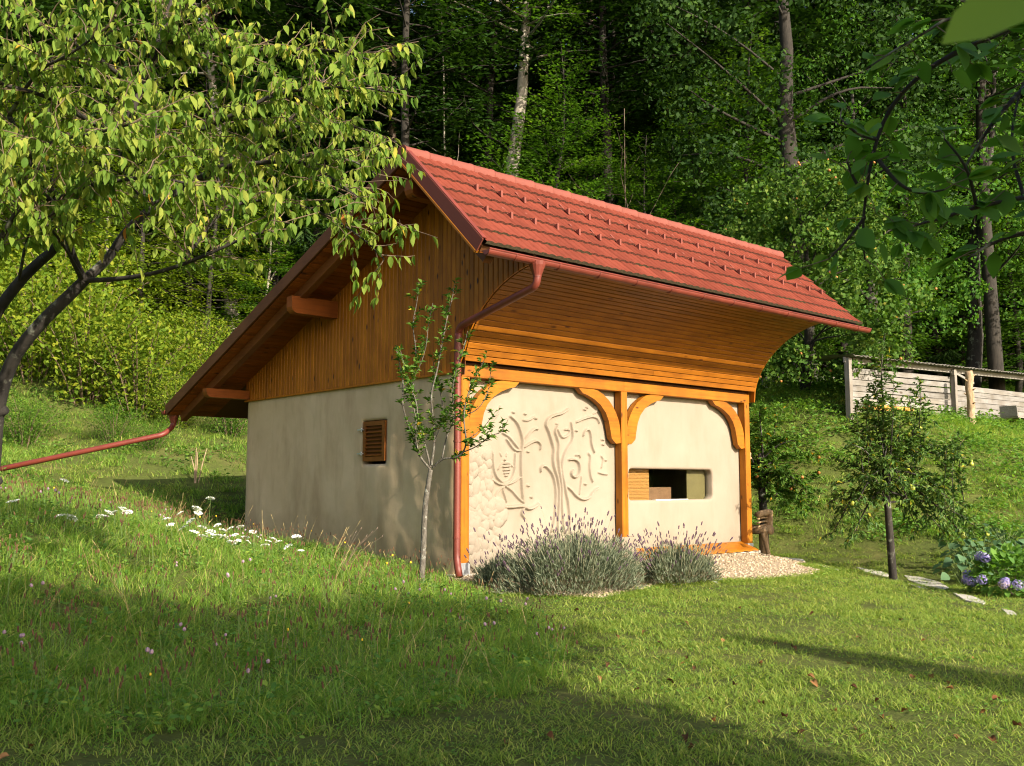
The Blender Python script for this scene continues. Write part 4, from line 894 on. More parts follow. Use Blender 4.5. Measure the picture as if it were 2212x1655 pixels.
def leaf_parts(root, P, Mx, S, shapes, mat, seed, n_parts=300, rest_name='foliage', yellow=1.0):
    """the leaves that show largest become parts of their own, the rest one joined part"""
    P = np.asarray(P); g = np.random.default_rng(seed); N = len(P); o_ = np.array(root.location)
    Pw = P + o_; d = (Pw-CAM) @ FW; u = ((Pw-CAM) @ RT)/np.maximum(d, .1); v = ((Pw-CAM) @ UP)/np.maximum(d, .1)
    key = np.where((np.abs(u) < .53) & (np.abs(v) < .40) & (d > .2), d/np.asarray(S)*np.linalg.norm(shapes[0][0].max(0)), 1e6) + g.uniform(0, 3, N)
    order = np.argsort(key); near = order[:n_parts] if n_parts else order[:0]; rest = order[len(near):]
    mats_ = [M[mat]] if isinstance(mat, str) else [mat]
    tones = np.clip(g.beta(2.0, 2.3, N)*.95 + (g.uniform(0, 1, N) > .93)*.5*yellow, 0, 1)
    if len(near):
        lib = []
        for i in range(14):
            bv, bf = shapes[i % len(shapes)]; t_ = np.full(len(bf), np.quantile(tones, (i+.5)/14)); lib.append(raw_mesh('leaf', bv, bf, mats_, t_, True))
        rank = np.clip((np.searchsorted(np.sort(tones), tones[near])*14//max(N, 1)), 0, 13)
        for k_, i in enumerate(near):
            o = link('leaf', lib[int(rank[k_])], root); m4 = np.eye(4); m4[:3, :3] = Mx[i]*S[i]; m4[:3, 3] = P[i]; o.matrix_local = Matrix(m4.tolist())
    if len(rest):
        Vs, Fs, Ts, b_ = [], [], [], 0
        grp = g.integers(0, len(shapes), len(rest))
        for s_ in range(len(shapes)):
            ii = rest[grp == s_]
            if not len(ii): continue
            V, F, T = scatter_faces(*shapes[s_], P[ii], Mx[ii], S[ii], tones[ii]); Vs.append(V); Fs.append(F+b_); Ts.append(T); b_ += len(V)
        o = link(rest_name, raw_mesh(rest_name, np.concatenate(Vs), np.concatenate(Fs), mats_, np.concatenate(Ts), True), root)
        if n_parts: o['kind'] = 'stuff'
    return
def resample(pts_, step):
    p = np.array(pts_, float); s_ = np.r_[0, np.cumsum(np.linalg.norm(np.diff(p, axis=0), axis=1))]; n_ = max(2, int(s_[-1]/step)+1); q = np.linspace(0, s_[-1], n_)
    return np.stack([np.interp(q, s_, p[:, i]) for i in range(p.shape[1])], -1)
def grow_twig(g, p, d, L, n_=5, up=0.0, droop=0.25, wob=.18):
    out = [p]; d = d/np.linalg.norm(d)
    for i in range(n_):
        d = d + np.array([g.normal(0, wob), g.normal(0, wob), g.normal(0, wob) + up/n_ - droop/n_*(i/n_)*2]); d /= np.linalg.norm(d); p = p + d*L/n_; out.append(p)
    return np.array(out)

# --- the old fruit tree reaching in from the left
def cherry():
    g = np.random.default_rng(11); base = at(-26, 1120, 7.2)
    root = tree_root('fruit_tree', 'old dark barked fruit tree with drooping yellow green leaves before the gable', 'tree', base[0], base[1]); O = np.array(root.location)
    T = lambda *q: chaikin([at(*k_)-O for k_ in q], 2)
    limbs = [  # (path, start radius, end radius)
     (T((-40,1250,7.2),(-28,1120,7.2),(-14,1000,7.2),(-8,900,7.1),(6,830,7.1),(35,760,7.0),(95,690,6.9),(148,640,6.9),(182,606,6.9)), .056, .040),
     (T((-8,900,7.1),(-40,790,7.0),(-20,690,6.9),(40,610,6.8),(80,570,6.8),(126,532,6.7),(140,480,6.7),(126,430,6.6),(95,390,6.5),(60,340,6.4),(20,250,6.4)), .050, .016),
     (T((182,606,6.9),(235,560,7.0),(270,500,7.0),(330,445,7.1),(390,410,7.2),(470,362,7.3),(545,330,7.4),(600,285,7.5),(660,225,7.6),(700,170,7.7)), .036, .010),
     (T((182,606,6.9),(250,604,6.7),(330,592,6.5),(400,570,6.4),(470,540,6.3),(540,508,6.3),(590,500,6.2)), .020, .006),
     (T((182,606,6.9),(152,545,6.7),(145,490,6.6),(110,430,6.4),(60,400,6.2),(-20,370,6.0)), .032, .012),
     (T((470,362,7.3),(560,352,7.0),(650,345,6.9),(720,388,6.7),(770,425,6.6),(805,450,6.5)), .022, .005),
     (T((330,445,7.1),(270,375,7.1),(262,300,7.1),(300,200,7.2),(345,90,7.3),(385,-40,7.4),(400,-150,7.5)), .036, .016),
     (T((262,330,7.1),(340,310,6.7),(420,290,6.5),(520,240,6.3),(600,200,6.3),(700,190,6.2),(790,190,6.2),(850,200,6.2)), .022, .004),
     (T((345,90,7.3),(450,95,7.0),(550,110,6.8),(650,108,6.7),(740,110,6.7),(800,130,6.6)), .020, .005),
     (T((262,300,7.1),(190,260,6.6),(110,210,6.3),(30,190,6.1),(-60,160,6.0)), .022, .008),
     (T((300,200,7.2),(220,130,6.7),(140,80,6.4),(60,40,6.2),(-30,20,6.2)), .020, .008),
     (T((340,110,7.3),(420,20,7.0),(500,-40,6.8),(600,-60,6.7)), .018, .008),
     (T((126,430,6.6),(190,400,6.2),(260,390,6.0),(330,380,5.9),(420,400,5.9)), .018, .006),
     (T((545,330,7.4),(620,340,7.5),(700,335,7.5),(760,345,7.4),(810,375,7.3)), .016, .005),
     (T((600,285,7.5),(700,260,7.6),(770,275,7.6),(820,290,7.5)), .014, .005),
     (T((60,340,6.4),(120,300,6.0),(200,290,5.8),(280,270,5.7)), .014, .005),
     (T((400,560,6.4),(480,450,6.6),(560,430,6.7),(640,440,6.7),(720,470,6.6),(790,520,6.5),(830,560,6.5)), .012, .004),
     (T((182,606,6.9),(120,500,6.2),(60,450,6.0),(20,430,5.9)), .012, .004), (T((40,610,6.8),(60,500,6.3),(100,470,6.2),(160,440,6.2)), .012, .004), (T((20,250,6.4),(80,150,6.1),(150,120,5.9),(230,60,5.8)), .014, .005), (T((-60,700,6.6),(-20,560,6.2),(20,480,6.0),(50,440,5.9)), .03, .008)]
    tb = MB(); tb.tube(limbs[0][0], list(np.linspace(.056, .040, len(limbs[0][0]))), 10)
    for q in (4, 7):   # healed cuts and knuckles
        c = limbs[0][0][q*2]; tb.tube([c, c+np.array([.05, -.05, .03])], [.05, .03], 7)
    tb.build('trunk', M['bark_dark'], root, True)
    twig = MB(); LP, LA, LN = [], [], []
    for i, (p, r0, r1) in enumerate(limbs[1:]):
        lb = MB(); lb.tube(p, list(np.linspace(r0, r1, len(p))), 8); lb.build('limb', M['bark_dark'], root, True)
    for i, (p, r0, r1) in enumerate(limbs):
        q = resample(p, .042); n_ = len(q)
        for k_ in range(n_):
            f = k_/(n_-1)
            if i == 0 or (i == 3 and f < .55): 
                continue
            if f < {1: .72, 4: .35, 2: .35, 17: .5, 18: .45, 20: .5}.get(i, 0): continue
            nt = 1 if g.uniform() < .9 else 2
            for _ in range(nt):
                a = g.uniform(0, 2*np.pi); t_ = q[min(k_+1, n_-1)]-q[max(k_-1, 0)]; t_ = t_/np.linalg.norm(t_)
                d = np.array([np.cos(a), np.sin(a), g.uniform(-.15, .75)]) + t_*.9; L = g.uniform(.25, .78)*(1-.30*f)
                w = grow_twig(g, q[k_], d, L, 5, .1, .5); twig.tube(w, [.0045, .004, .0035, .003, .0025, .0018], 4, 0, False)
                w2 = resample(w, .055)
                for j in range(1, len(w2)):
                    if g.uniform() < .16: continue
                    for _ in range(g.integers(1, 4)):
                        b = g.uniform(0, 2*np.pi); out = np.array([np.cos(b), np.sin(b), 0.0]); tw = w2[j]-w2[j-1]; tw = tw/(np.linalg.norm(tw)+1e-6)
                        LP.append(w2[j]+out*.012); LA.append(out*g.uniform(.25, .9)+tw*.35+np.array([0, 0, -g.uniform(.5, 1.25)])); LN.append(out*.9+np.array([g.normal(0, .3), g.normal(0, .3), .55]))
    twig.build('twigs', M['twig'], root, False, False)['kind'] = 'stuff'
    P, A, Nn = map(np.array, (LP, LA, LN)); keep = g.uniform(0, 1, len(P)) < min(1, 26000/len(P)); P, A, Nn = P[keep], A[keep], Nn[keep]
    shapes = [big_leaf(1, .42, .55, .25), big_leaf(1, .46, .35, .45, .4), big_leaf(1, .36, .8, .15), big_leaf(1, .44, .25, .8, -.4), big_leaf(.8, .34, .6, 1.0, .5), big_leaf(1.1, .40, .45, .35, -.2)]
    leaf_parts(root, P, frames(A, Nn), g.uniform(.052, .108, len(P)), shapes, 'cherry', 5, yellow=.45)
# --- branches hanging in from the tree on the right, out of the frame behind the camera
def shade_tree():
    g = np.random.default_rng(21); x, y = -5.0, -13.6
    root = tree_root('overhanging_tree', 'round leaved tree whose shaded branches hang in from the upper right', 'tree', x, y); O = np.array(root.location)
    tb = MB(); top = np.array([0.1, .2, 2.3]); tb.tube([(0, 0, -.1), (.03, .05, .8), (.06, .1, 1.6), top], [.16, .13, .12, .10], 10); tb.build('trunk', M['bark_brown'], root, True)
    T = lambda *q: chaikin([at(*k_)-O for k_ in q], 2)
    hang = [T((2700,-250,3.6),(2500,-120,3.3),(2300,10,3.1),(2140,80,3.0),(2010,140,3.0),(1920,230,3.0),(1885,330,3.0),(1870,420,3.0),(1863,500,3.0),(1868,560,3.0)),
            T((2700,350,3.8),(2450,395,3.5),(2212,425,3.2),(2110,447,3.1),(2010,478,3.1),(1930,500,3.0)),
            T((2500,-120,3.3),(2350,60,3.4),(2260,150,3.3),(2180,220,3.2),(2120,300,3.2),(2080,370,3.2)), T((2600,470,3.6),(2400,490,3.4),(2230,500,3.2),(2150,520,3.2),(2090,560,3.2)),
            T((2140,80,3.0),(2060,30,2.9),(2000,70,2.9),(1930,110,2.9),(1870,150,2.9)), T((1890,300,3.0),(1850,290,2.9),(1815,255,2.9)), T((1885,330,3.0),(1940,400,2.9),(1990,420,2.9),(2040,410,2.9)), T((1868,470,3.0),(1830,520,3.0),(1790,560,3.0)),
            T((2212,425,3.2),(2180,320,3.3),(2200,200,3.4),(2240,120,3.4)), T((2110,447,3.1),(2090,360,3.0),(2040,300,3.0)), T((1870,420,3.0),(1845,390,3.0),(1830,350,3.0))]
    hb = MB(); LP, LA, LN = [], [], []
    ends = [top]*2 + [None]*20
    for i, p in enumerate(hang):
        r0 = .016 if i < 4 else .007
        if i in (0, 1, 3): p = [top, (np.array(top)+p[0])/2+np.array([0, 0, .3])] + list(p)
        lb = MB(); lb.tube(p, list(np.linspace(r0 if i not in (0, 1, 3) else .03, .0025, len(p))**1.0 if i not in (0, 1, 3) else np.interp(np.linspace(0, 1, len(p)), [0, .35, 1], [.035, .0095, .0025])), 6); lb.build('branch', M['bark_dark'], root, True)
        q = resample([a for a in p], .034)
        for k_ in range(len(q)):
            w = q[k_]+O; d = (w-CAM) @ FW
            if abs((w-CAM) @ RT)/d > .62 or g.uniform() < (.12 if i else .25): continue
            b = g.uniform(0, 2*np.pi); out = np.array([np.cos(b), np.sin(b), g.uniform(-.2, .4)]); t_ = q[min(k_+1, len(q)-1)]-q[max(k_-1, 0)]; t_ = t_/(np.linalg.norm(t_)+1e-6)
            stalk = grow_twig(g, q[k_], out+t_*.8, g.uniform(.02, .12), 2); hb.tube(stalk, [.002, .0016, .0012], 4, 0, False)
            for _ in range(g.integers(1, 4)): LP.append(stalk[-1]); LA.append(out*.8+t_*.6+np.array([g.normal(0, .3), g.normal(0, .3), -g.uniform(.0, .6)])); LN.append(np.array([g.normal(0, .6), g.normal(0, .6), 1.0])-FW*.5)
    hb.build('twigs', M['twig'], root, False, False)['kind'] = 'stuff'
    P, A, Nn = map(np.array, (LP, LA, LN))
    shapes = [big_leaf(1, .62, .10, .15), big_leaf(1, .70, .2, .25), big_leaf(1, .55, .25, .3, .3)]
    leaf_parts(root, P, frames(A, Nn), g.uniform(.06, .10, len(P)), shapes, 'quince', 9)
    bl = raw_mesh('leaf', *big_leaf(1, .27, .15, .1), [M['quince']], np.full(8, .95), True); o = link('leaf', bl, root)
    p0 = at(2035, 95, .62)-O; p1 = at(2330, -95, .66)-O; ax = p1-p0; m4 = np.eye(4); m4[:3, :3] = frames(ax[None], (-FW+UP*.4)[None])[0]*np.linalg.norm(ax); m4[:3, 3] = p0; o.matrix_local = Matrix(m4.tolist())
    # the crown overhead, outside the picture, that shades the meadow
    N = 24000; c = []
    while len(c) < N:
        q = g.uniform((-4.6, -2.4, 1.0), (4.4, 2.6, 7.1), (6000, 3))
        e = ((q[:, 0]+1.3)/2.95)**2+((q[:, 1])/2.4)**2+((q[:, 2]-3.7)/2.75)**2 < 1
        e |= ((q[:, 0]-1.6)/2.0)**2+(q[:, 1]/1.4)**2+((q[:, 2]-5.35)/.85)**2 < 1
        w = q+O; d = (w-CAM) @ FW; s_ = (w-CAM) @ RT
        e &= ~((d > .0) & (np.abs(s_) < .60*d+.35)); e &= np.linalg.norm(w-CAM, axis=1) > 1.2; e &= q[:, 2] > 2.55+.35*np.sin(q[:, 0]*2.3)+.25*np.sin(q[:, 1]*3.1)
        c += list(q[e])
    c = np.array(c[:N]); ax = g.normal(0, 1, (N, 3)); bv, bf = small_leaf(1, .6)
    V, F, Tt = scatter_faces(bv, bf, c, frames(ax, g.normal(0, 1, (N, 3))+np.array([0, 0, .8])), g.uniform(.11, .18, N), g.uniform(0, .9, N))
    cr = link('crown', raw_mesh('crown', V, F, M['quince'], Tt, True), root)
    lm = MB()
    for k_ in range(12):
        a = k_*2.4; e = np.array([-.9+2.8*math.cos(a), 1.7*math.sin(a), 3.8+1.8*math.sin(k_*1.7)]); w = e+O; d = (w-CAM) @ FW
        if d > 0 and abs((w-CAM) @ RT) < .62*d+.3: continue
        pp = chaikin([top, (top+e)/2+np.array([0, 0, .3]), e]); lm.tube(pp, list(np.linspace(.06, .012, len(pp))), 6)
    lm.build('limbs', M['bark_brown'], root, True)
# --- small fruit trees
def fruit_tree(name, label, x, y, limbs, bark_m, leaf_m, size, seed, dens, fruit=None, n_fruit=0, step=.05, twl=(.10, .32), parts=300, up=.25, shapes=None, trunk_n=1, droop=.3, per=(1, 3)):
    g = np.random.default_rng(seed); root = tree_root(name, label, 'tree', x, y); O = np.array(root.location); LP, LA, LN = [], [], []
    tw = MB(); br = MB(); spots = []
    for i, (p, r0, r1) in enumerate(limbs):
        p = chaikin([np.array(k_, float)-O for k_ in p], 2)
        mb = MB(); mb.tube(p, list(np.linspace(r0, r1, len(p))), 9 if i < trunk_n else 6); mb.build('trunk' if i < trunk_n else 'limb', bark_m, root, True)
        q = resample(p, step); n_ = len(q)
        for k_ in range(n_):
            f = k_/(n_-1)
            if (i < trunk_n and f < .98) or f < .12 or g.uniform() > dens: continue
            t_ = q[min(k_+1, n_-1)]-q[max(k_-1, 0)]; t_ = t_/(np.linalg.norm(t_)+1e-6); a = g.uniform(0, 6.283); o_ = np.array([np.cos(a), np.sin(a), g.uniform(-.2, .4)])
            L = g.uniform(*twl)*(1-.4*f); w = grow_twig(g, q[k_], o_+t_*.8, L, 4, up, droop); tw.tube(w, [.004, .0035, .003, .002, .0015], 4, 0, False)
            w2 = resample(w, .030)
            for j in range(1, len(w2)):
                for _ in range(g.integers(*per)):
                    b = g.uniform(0, 6.283); o2 = np.array([np.cos(b), np.sin(b), g.uniform(-.4, .5)]); d_ = w2[j]-w2[j-1]; d_ = d_/(np.linalg.norm(d_)+1e-6)
                    LP.append(w2[j]); LA.append(o2+d_*.9); LN.append(np.array([g.normal(0, .5), g.normal(0, .5), 1.0]))
            spots.append(w[-1])
    tw.build('twigs', M['twig'], root, False, False)['kind'] = 'stuff'
    P, A, Nn = map(np.array, (LP, LA, LN)); leaf_parts(root, P, frames(A, Nn), size*g.uniform(.7, 1.2, len(P)), shapes or [small_leaf(1, .52, .5, .4), small_leaf(1, .45, .8, .7)], leaf_m, seed+1, parts)
    if fruit:
        me, sz = fruit
        for k_ in range(n_fruit):
            s_ = spots[int(g.integers(0, len(spots)))]; o = link('pear' if 'pear' in name else 'apple', me, root); o.location = s_+np.array([0, 0, -sz*.8]); o.rotation_euler = (g.normal(0, .2), g.normal(0, .2), g.uniform(0, 6)); o.scale = (sz*g.uniform(.8, 1.1),)*3
    return root
def fruit_mesh(name, mat, pear=False):
    mb = MB(); prof = [(0, -1), (.55, -.85), (.92, -.4), (1, 0), (.9, .4), (.6, .72), (.15, .82), (0, .70)] if not pear else [(0, -1), (.6, -.9), (.95, -.45), (.98, -.1), (.78, .4), (.48, .9), (.36, 1.25), (.12, 1.45), (0, 1.42)]
    mb.tube([(0, 0, z) for r_, z in prof], [max(r_, .02) for r_, z in prof], 9); mb.tube([(0, 0, prof[-1][1]-.1), (.05, 0, prof[-1][1]+.35)], .05, 4); return mb.mesh(name, mat, True)
APPLE, PEAR = fruit_mesh('apple', M['applefruit']), fruit_mesh('pear', M['pearfruit'], True)
def young_tree():
    b = at(910, 1258, 12.55); b[2] = gz1(b[0], b[1]); d0 = 12.55
    T = lambda *q: [at(u, v, d) for u, v, d in q]
    limbs = [([b+np.array([0, 0, -.1])] + T((915,1180,12.6),(917,1100,12.6),(926,1040,12.6),(930,1015,12.6)), .042, .030),
      (T((930,1015,12.6),(905,985,12.55),(896,950,12.5),(880,915,12.5),(868,870,12.5),(872,830,12.5),(862,780,12.45),(856,755,12.45)), .017, .004),
      (T((930,1010,12.6),(917,955,12.7),(903,920,12.75),(890,870,12.8),(893,820,12.8),(900,760,12.8),(890,700,12.8),(902,650,12.8),(905,610,12.8)), .015, .003),
      (T((932,1005,12.6),(940,950,12.65),(935,900,12.7),(930,850,12.7),(945,800,12.7),(955,740,12.7),(965,690,12.7),(978,640,12.7),(980,622,12.7)), .017, .003),
      (T((935,1010,12.6),(955,990,12.5),(985,990,12.4),(1003,976,12.35),(1008,950,12.3),(1000,900,12.3),(1010,850,12.3),(1030,810,12.3),(1045,780,12.25)), .016, .004),
      (T((1003,976,12.35),(1030,965,12.2),(1060,940,12.15),(1085,935,12.1),(1098,905,12.1)), .009, .003),
      (T((955,990,12.5),(965,940,12.6),(985,900,12.6),(975,850,12.6),(985,800,12.6),(1000,760,12.5),(1010,715,12.5)), .011, .003),
      (T((905,985,12.55),(895,930,12.4),(905,880,12.4),(880,820,12.4),(866,760,12.4)), .010, .003), (T((985,900,12.6),(1030,890,12.5),(1055,850,12.5),(1060,800,12.4)), .008, .003), (T((940,950,12.65),(960,900,12.9),(950,840,12.9),(935,780,12.9)), .009, .003),
      (T((1008,950,12.3),(1040,930,12.4),(1070,890,12.4)), .007, .003), (T((893,820,12.8),(920,760,12.7),(925,700,12.7),(935,655,12.7)), .007, .003)]
    fruit_tree('young_apple_tree', 'slim young fruit tree with sparse foliage standing before the house corner', b[0], b[1], limbs, M['bark_young'], 'apple', .086, 31, .78, step=.05, twl=(.06, .20), up=.5, per=(2, 4))
def pear_tree():
    b = at(1930, 1255, 17.0); b[2] = gz1(b[0], b[1]); T = lambda *q: [at(u, v, d) for u, v, d in q]
    limbs = [([b+np.array([0, 0, -.1])]+T((1924,1180,17.0),(1918,1100,17.0),(1912,1040,17.0),(1912,985,17.0)), .075, .045),
      (T((1912,985,17.0),(1905,930,17.0),(1908,870,17.0),(1902,800,17.0),(1912,720,17.0)), .035, .004)]
    g = random.Random(5)
    for u, v, dd in [(1800,1050,-.3),(1830,1000,.4),(1850,930,0),(1840,960,-.6),(1960,940,.3),(2000,985,-.2),(2060,1080,.2),(2085,1095,-.4),(2020,1050,.5),(1790,1085,.2),(1850,1090,-.7),(1960,1080,-.8),(2050,965,.1),(1990,905,.3),(1880,900,.5),(1930,890,-.4),(2090,1120,.1),(1815,1110,.5),(1980,1010,.8),(1870,1030,-.9),(1925,1020,-.9),(2085,990,0),(1800,1150,.3),(1840,1165,-.3),(2040,1150,.2),(2090,1165,-.2),(1980,1140,.5),(2110,1140,.3)]:
        u0, v0 = 1914+g.uniform(-6, 6), g.uniform(990, 1090); m_ = ((u0+u)/2, (v0+v)/2-25, 17.0+dd*.6)
        limbs.append((T((u0, v0, 17.0), m_, (u, v, 17.0+dd)), .022, .005))
    for u, v in [(1868,870),(1895,850),(1930,860),(1965,870),(1990,860),(1850,890),(1880,905),(1945,900),(2075,955),(2060,980),(2045,1000)]:
        limbs.append((T((u+g.uniform(-20, 20), v+130, 17.0+g.uniform(-.4, .4)), (u+g.uniform(-6, 6), v+60, 17.0), (u, v-40*g.random(), 17.0+g.uniform(-.3, .3))), .010, .003))
    return fruit_tree('pear_tree', 'small pear tree with hanging green pears beside the stepping slabs', b[0], b[1], limbs, M['bark_dark'], 'pear', .10, 41, .72, (PEAR, .045), 20, .045, (.14, .42), 300, .15, [small_leaf(1, .40, .9, 1.1), small_leaf(1, .46, .7, .7)])
def corner_apple():
    b = at(1652, 1180, 19.6); b[2] = gz1(b[0], b[1]); T = lambda *q: [at(u, v, d) for u, v, d in q]
    limbs = [([b+np.array([0, 0, -.1])]+T((1650,1110,19.6),(1645,1050,19.6),(1640,1000,19.6),(1645,960,19.6)), .10, .05)]
    g = random.Random(8)
    for u, v, dd in [(1590,950,.3),(1600,910,0),(1640,890,-.4),(1680,900,.3),(1720,950,-.2),(1750,985,.3),(1770,1030,0),(1760,1070,-.4),(1720,1080,.5),(1700,1020,-.6),(1670,960,.6),(1690,1090,-.3),(1740,1100,.2),(1610,1000,.4)]:
        v0 = g.uniform(980, 1090); limbs.append((T((1648, v0, 19.6), ((1648+u)/2, (v0+v)/2-12, 19.6+dd*.6), (u, v, 19.6+dd)), .028, .005))
    fruit_tree('apple_tree', 'small apple tree with a dark trunk behind the right house corner', b[0], b[1], limbs, M['bark_dark'], 'apple', .10, 51, .95, (APPLE, .034), 11, .045, (.18, .5), 300, .1, None, 1, .3, (2, 4))
cherry(); shade_tree(); young_tree(); pear_tree(); corner_apple()
# ---------------------------------------------------------------- the wood on the hillside
def limb_tubes(mb, paths, n=5):
    for p, r0, r1 in paths: mb.tube(p, list(np.linspace(r0, r1, len(p))), n, 0, False)
def trunk_path(g, H, lean, wob=.25):
    n_ = 9; z = np.linspace(-.6, H, n_); x = lean[0]*z/H + np.cumsum(g.normal(0, wob*.4, n_)); y = lean[1]*z/H + np.cumsum(g.normal(0, wob*.4, n_)); x -= x[0]; y -= y[0]
    return np.stack([x, y, z], -1)
def path_at(p, z): return np.array([np.interp(z, p[:, 2], p[:, 0]), np.interp(z, p[:, 2], p[:, 1]), z])
def beech_variant(seed, H, Rc, zb, r0, leaf, nb, mat, bark_m, dens=1.0, lean=(0, 0), bare=0, flat=.22, prof=None):
    """layered broadleaf: limbs that leave the trunk in tiers and carry nearly flat sprays of leaves"""
    g = np.random.default_rng(seed); tp = trunk_path(g, H, lean); mb = MB(); mb.tube(tp, list(r0*np.linspace(1.15, .08, len(tp))), 9)
    LP, LA, LN = [], [], []; az = g.uniform(0, 6.28)
    for k_ in range(nb):
        f = (k_+g.uniform(0, 1))/nb; z = zb + (H-zb)*f; az += 2.4+g.normal(0, .4)
        pr = (prof(f) if prof else (0.55+0.9*math.sin(math.pi*min(1, f*.9+.12)))*(1.02-f)**.45); L = Rc*pr*g.uniform(.65, 1.12)
        if L < .25: L = .25
        d = np.array([math.cos(az), math.sin(az), 0.10+0.75*f**1.5+g.normal(0, .10)]); w = grow_twig(g, path_at(tp, z), d, L, 6, .0, .25, .10)
        rr = max(.010, r0*.20*(1-f)+.005); mb.tube(w, list(np.linspace(rr, .006, 7)), 4, 0, False)
        q = resample(w, .30); n_ = len(q)
        for i in range(1, n_):
            fr = i/(n_-1)
            if fr < .18: continue
            t_ = q[i]-q[i-1]; t_ = t_/np.linalg.norm(t_); side = np.cross(t_, [0, 0, 1.0]); side /= np.linalg.norm(side)+1e-6
            for s_ in (-1, 1):
                if g.uniform() > .92: continue
                tl = L*.42*(1.15-fr)*g.uniform(.5, 1.1)+.15; dv = t_*.75 + side*s_*.9 + np.array([0, 0, g.normal(-.02, .12)]); dv /= np.linalg.norm(dv)
                nl = max(2, int(tl/(leaf*.55)*dens)); ss = g.uniform(.1, 1, nl)*tl; b = q[i]+dv*ss[:, None]; b = b+np.stack([g.normal(0, leaf*.8, nl), g.normal(0, leaf*.8, nl), g.normal(0, leaf*.45, nl)-.18*ss*ss/ max(tl, .1)], -1)
                LP.append(b); sg = np.where(g.uniform(0, 1, nl) < .5, -1, 1)[:, None]; ax = dv*.7+np.cross(dv, [0, 0, 1.0])*sg*.8+g.normal(0, .25, (nl, 3)); LA.append(ax); LN.append(np.stack([g.normal(0, flat*1.6, nl), g.normal(0, flat*1.6, nl)-.35, np.ones(nl)], -1))
    P, A, Nn = np.concatenate(LP), np.concatenate(LA), np.concatenate(LN); n_ = len(P)
    clump = .5+.5*np.sin(P[:, 0]*1.9+2*np.sin(P[:, 2]*1.1))*np.cos(P[:, 1]*1.7+P[:, 2]*.8)
    V, F, T = scatter_faces(*diamond(1, .62), P, frames(A, Nn), leaf*g.uniform(.7, 1.25, n_), np.clip(.25+.5*clump*g.uniform(.5, 1.2, n_)+g.normal(0, .12, n_), 0, 1))
    return mb.mesh('trunk', bark_m, True), raw_mesh('crown', V, F, mat, T)
def oak_variant(seed, H, Rc, zb, r0, leaf, mat, bark_m, ncl=70, per=150):
    g = np.random.default_rng(seed); tp = trunk_path(g, H*.8, (g.normal(0, .6), g.normal(0, .6))); mb = MB(); mb.tube(tp, list(r0*np.linspace(1.2, .25, len(tp))), 10); LP, LN = [], []
    for k_ in range(ncl):
        f = (k_+.5)/ncl; z = zb+(H-zb)*f; a = k_*2.4+g.normal(0, .3); rr = Rc*math.sqrt(max(.06, 1-((f-.42)/.62)**2))*g.uniform(.45, 1.05); c = path_at(tp, min(z, H*.8))+np.array([rr*math.cos(a), rr*math.sin(a), 0]); c[2] = z
        s_ = path_at(tp, max(zb*.8, min(z-rr*.35, H*.75))); mid = (s_+c)/2+np.array([g.normal(0, .3), g.normal(0, .3), .35]); w = np.array(chaikin([s_, mid, c], 2))
        if k_ % 4 == 0: mb.tube(w, list(np.linspace(max(.03, r0*.28*(1-f)), .012, len(w))), 5, 0, False)
        rad = g.uniform(.45, 1.0)*Rc*.24; dirs = unit(g.normal(0, 1, (per, 3))); q = c+dirs*(rad*g.uniform(.55, 1.05, per)**.6)[:, None]*np.array([1.15, 1.15, .75]); LP.append(q); LN.append(dirs+np.array([0, 0, .5])+g.normal(0, .5, (per, 3)))
    P, Nn = np.concatenate(LP), np.concatenate(LN); n_ = len(P); A = g.normal(0, 1, (n_, 3))
    V, F, T = scatter_faces(*diamond(1, .7), P, frames(A, Nn), leaf*g.uniform(.7, 1.25, n_), np.clip(g.beta(2, 2.2, n_), 0, 1))
    return mb.mesh('trunk', bark_m, True), raw_mesh('crown', V, F, mat, T)
def spruce_variant(seed, H, Rb, zb, r0, mat, bark_m, whorls=34, hang=.35):
    g = np.random.default_rng(seed); tp = trunk_path(g, H, (0, 0), .05); mb = MB(); mb.tube(tp, list(r0*np.linspace(1.1, .06, len(tp))), 8); LP, LA, LN, LS = [], [], [], []
    for k_ in range(whorls):
        f = (k_+g.uniform(0, .8))/whorls; z = zb+(H-zb)*f; nb = 5 if f < .8 else 4
        for j in range(nb):
            a = g.uniform(0, 6.28); L = Rb*(1-f)**.75*g.uniform(.7, 1.1)+.25; d = np.array([math.cos(a), math.sin(a), .15-.35*(1-f)]); w = grow_twig(g, path_at(tp, z), d, L, 6, .35, -.1, .05); mb.tube(w, list(np.linspace(.028*(1-f)+.008, .005, 7)), 3, 0, False)
            q = resample(w, .16); n_ = len(q)
            for i in range(1, n_):
                t_ = q[i]-q[i-1]; t_ = t_/np.linalg.norm(t_); side = np.cross(t_, [0, 0, 1.0]); fr = i/(n_-1); sl2 = (.20+.55*(1-abs(fr-.45)))*min(1, L*.35)
                for s_ in (-1, 1):
                    m_ = 3; LP.append(np.repeat(q[i][None], m_, 0)+g.normal(0, .03, (m_, 3))); LA.append(t_*.6+side*s_*g.uniform(.2, 1.0, (m_, 1))+np.array([0, 0, -hang])+g.normal(0, .18, (m_, 3))); LN.append(np.array([0, 0, 1.0])+g.normal(0, .4, (m_, 3))); LS.append(sl2*g.uniform(.7, 1.2, m_))
    P, A, Nn, S = map(np.concatenate, (LP, LA, LN, LS)); n_ = len(P); bv = np.array([(0, 0, 0), (-.075, .35, 0), (0, 1, -.10), (.075, .35, 0)], float)
    V, F, T = scatter_faces(bv, np.array([[0, 3, 2, 1]]), P, frames(A, Nn), S, np.clip(g.beta(2, 2, n_), 0, 1))
    return mb.mesh('trunk', bark_m, True), raw_mesh('crown', V, F, mat, T)
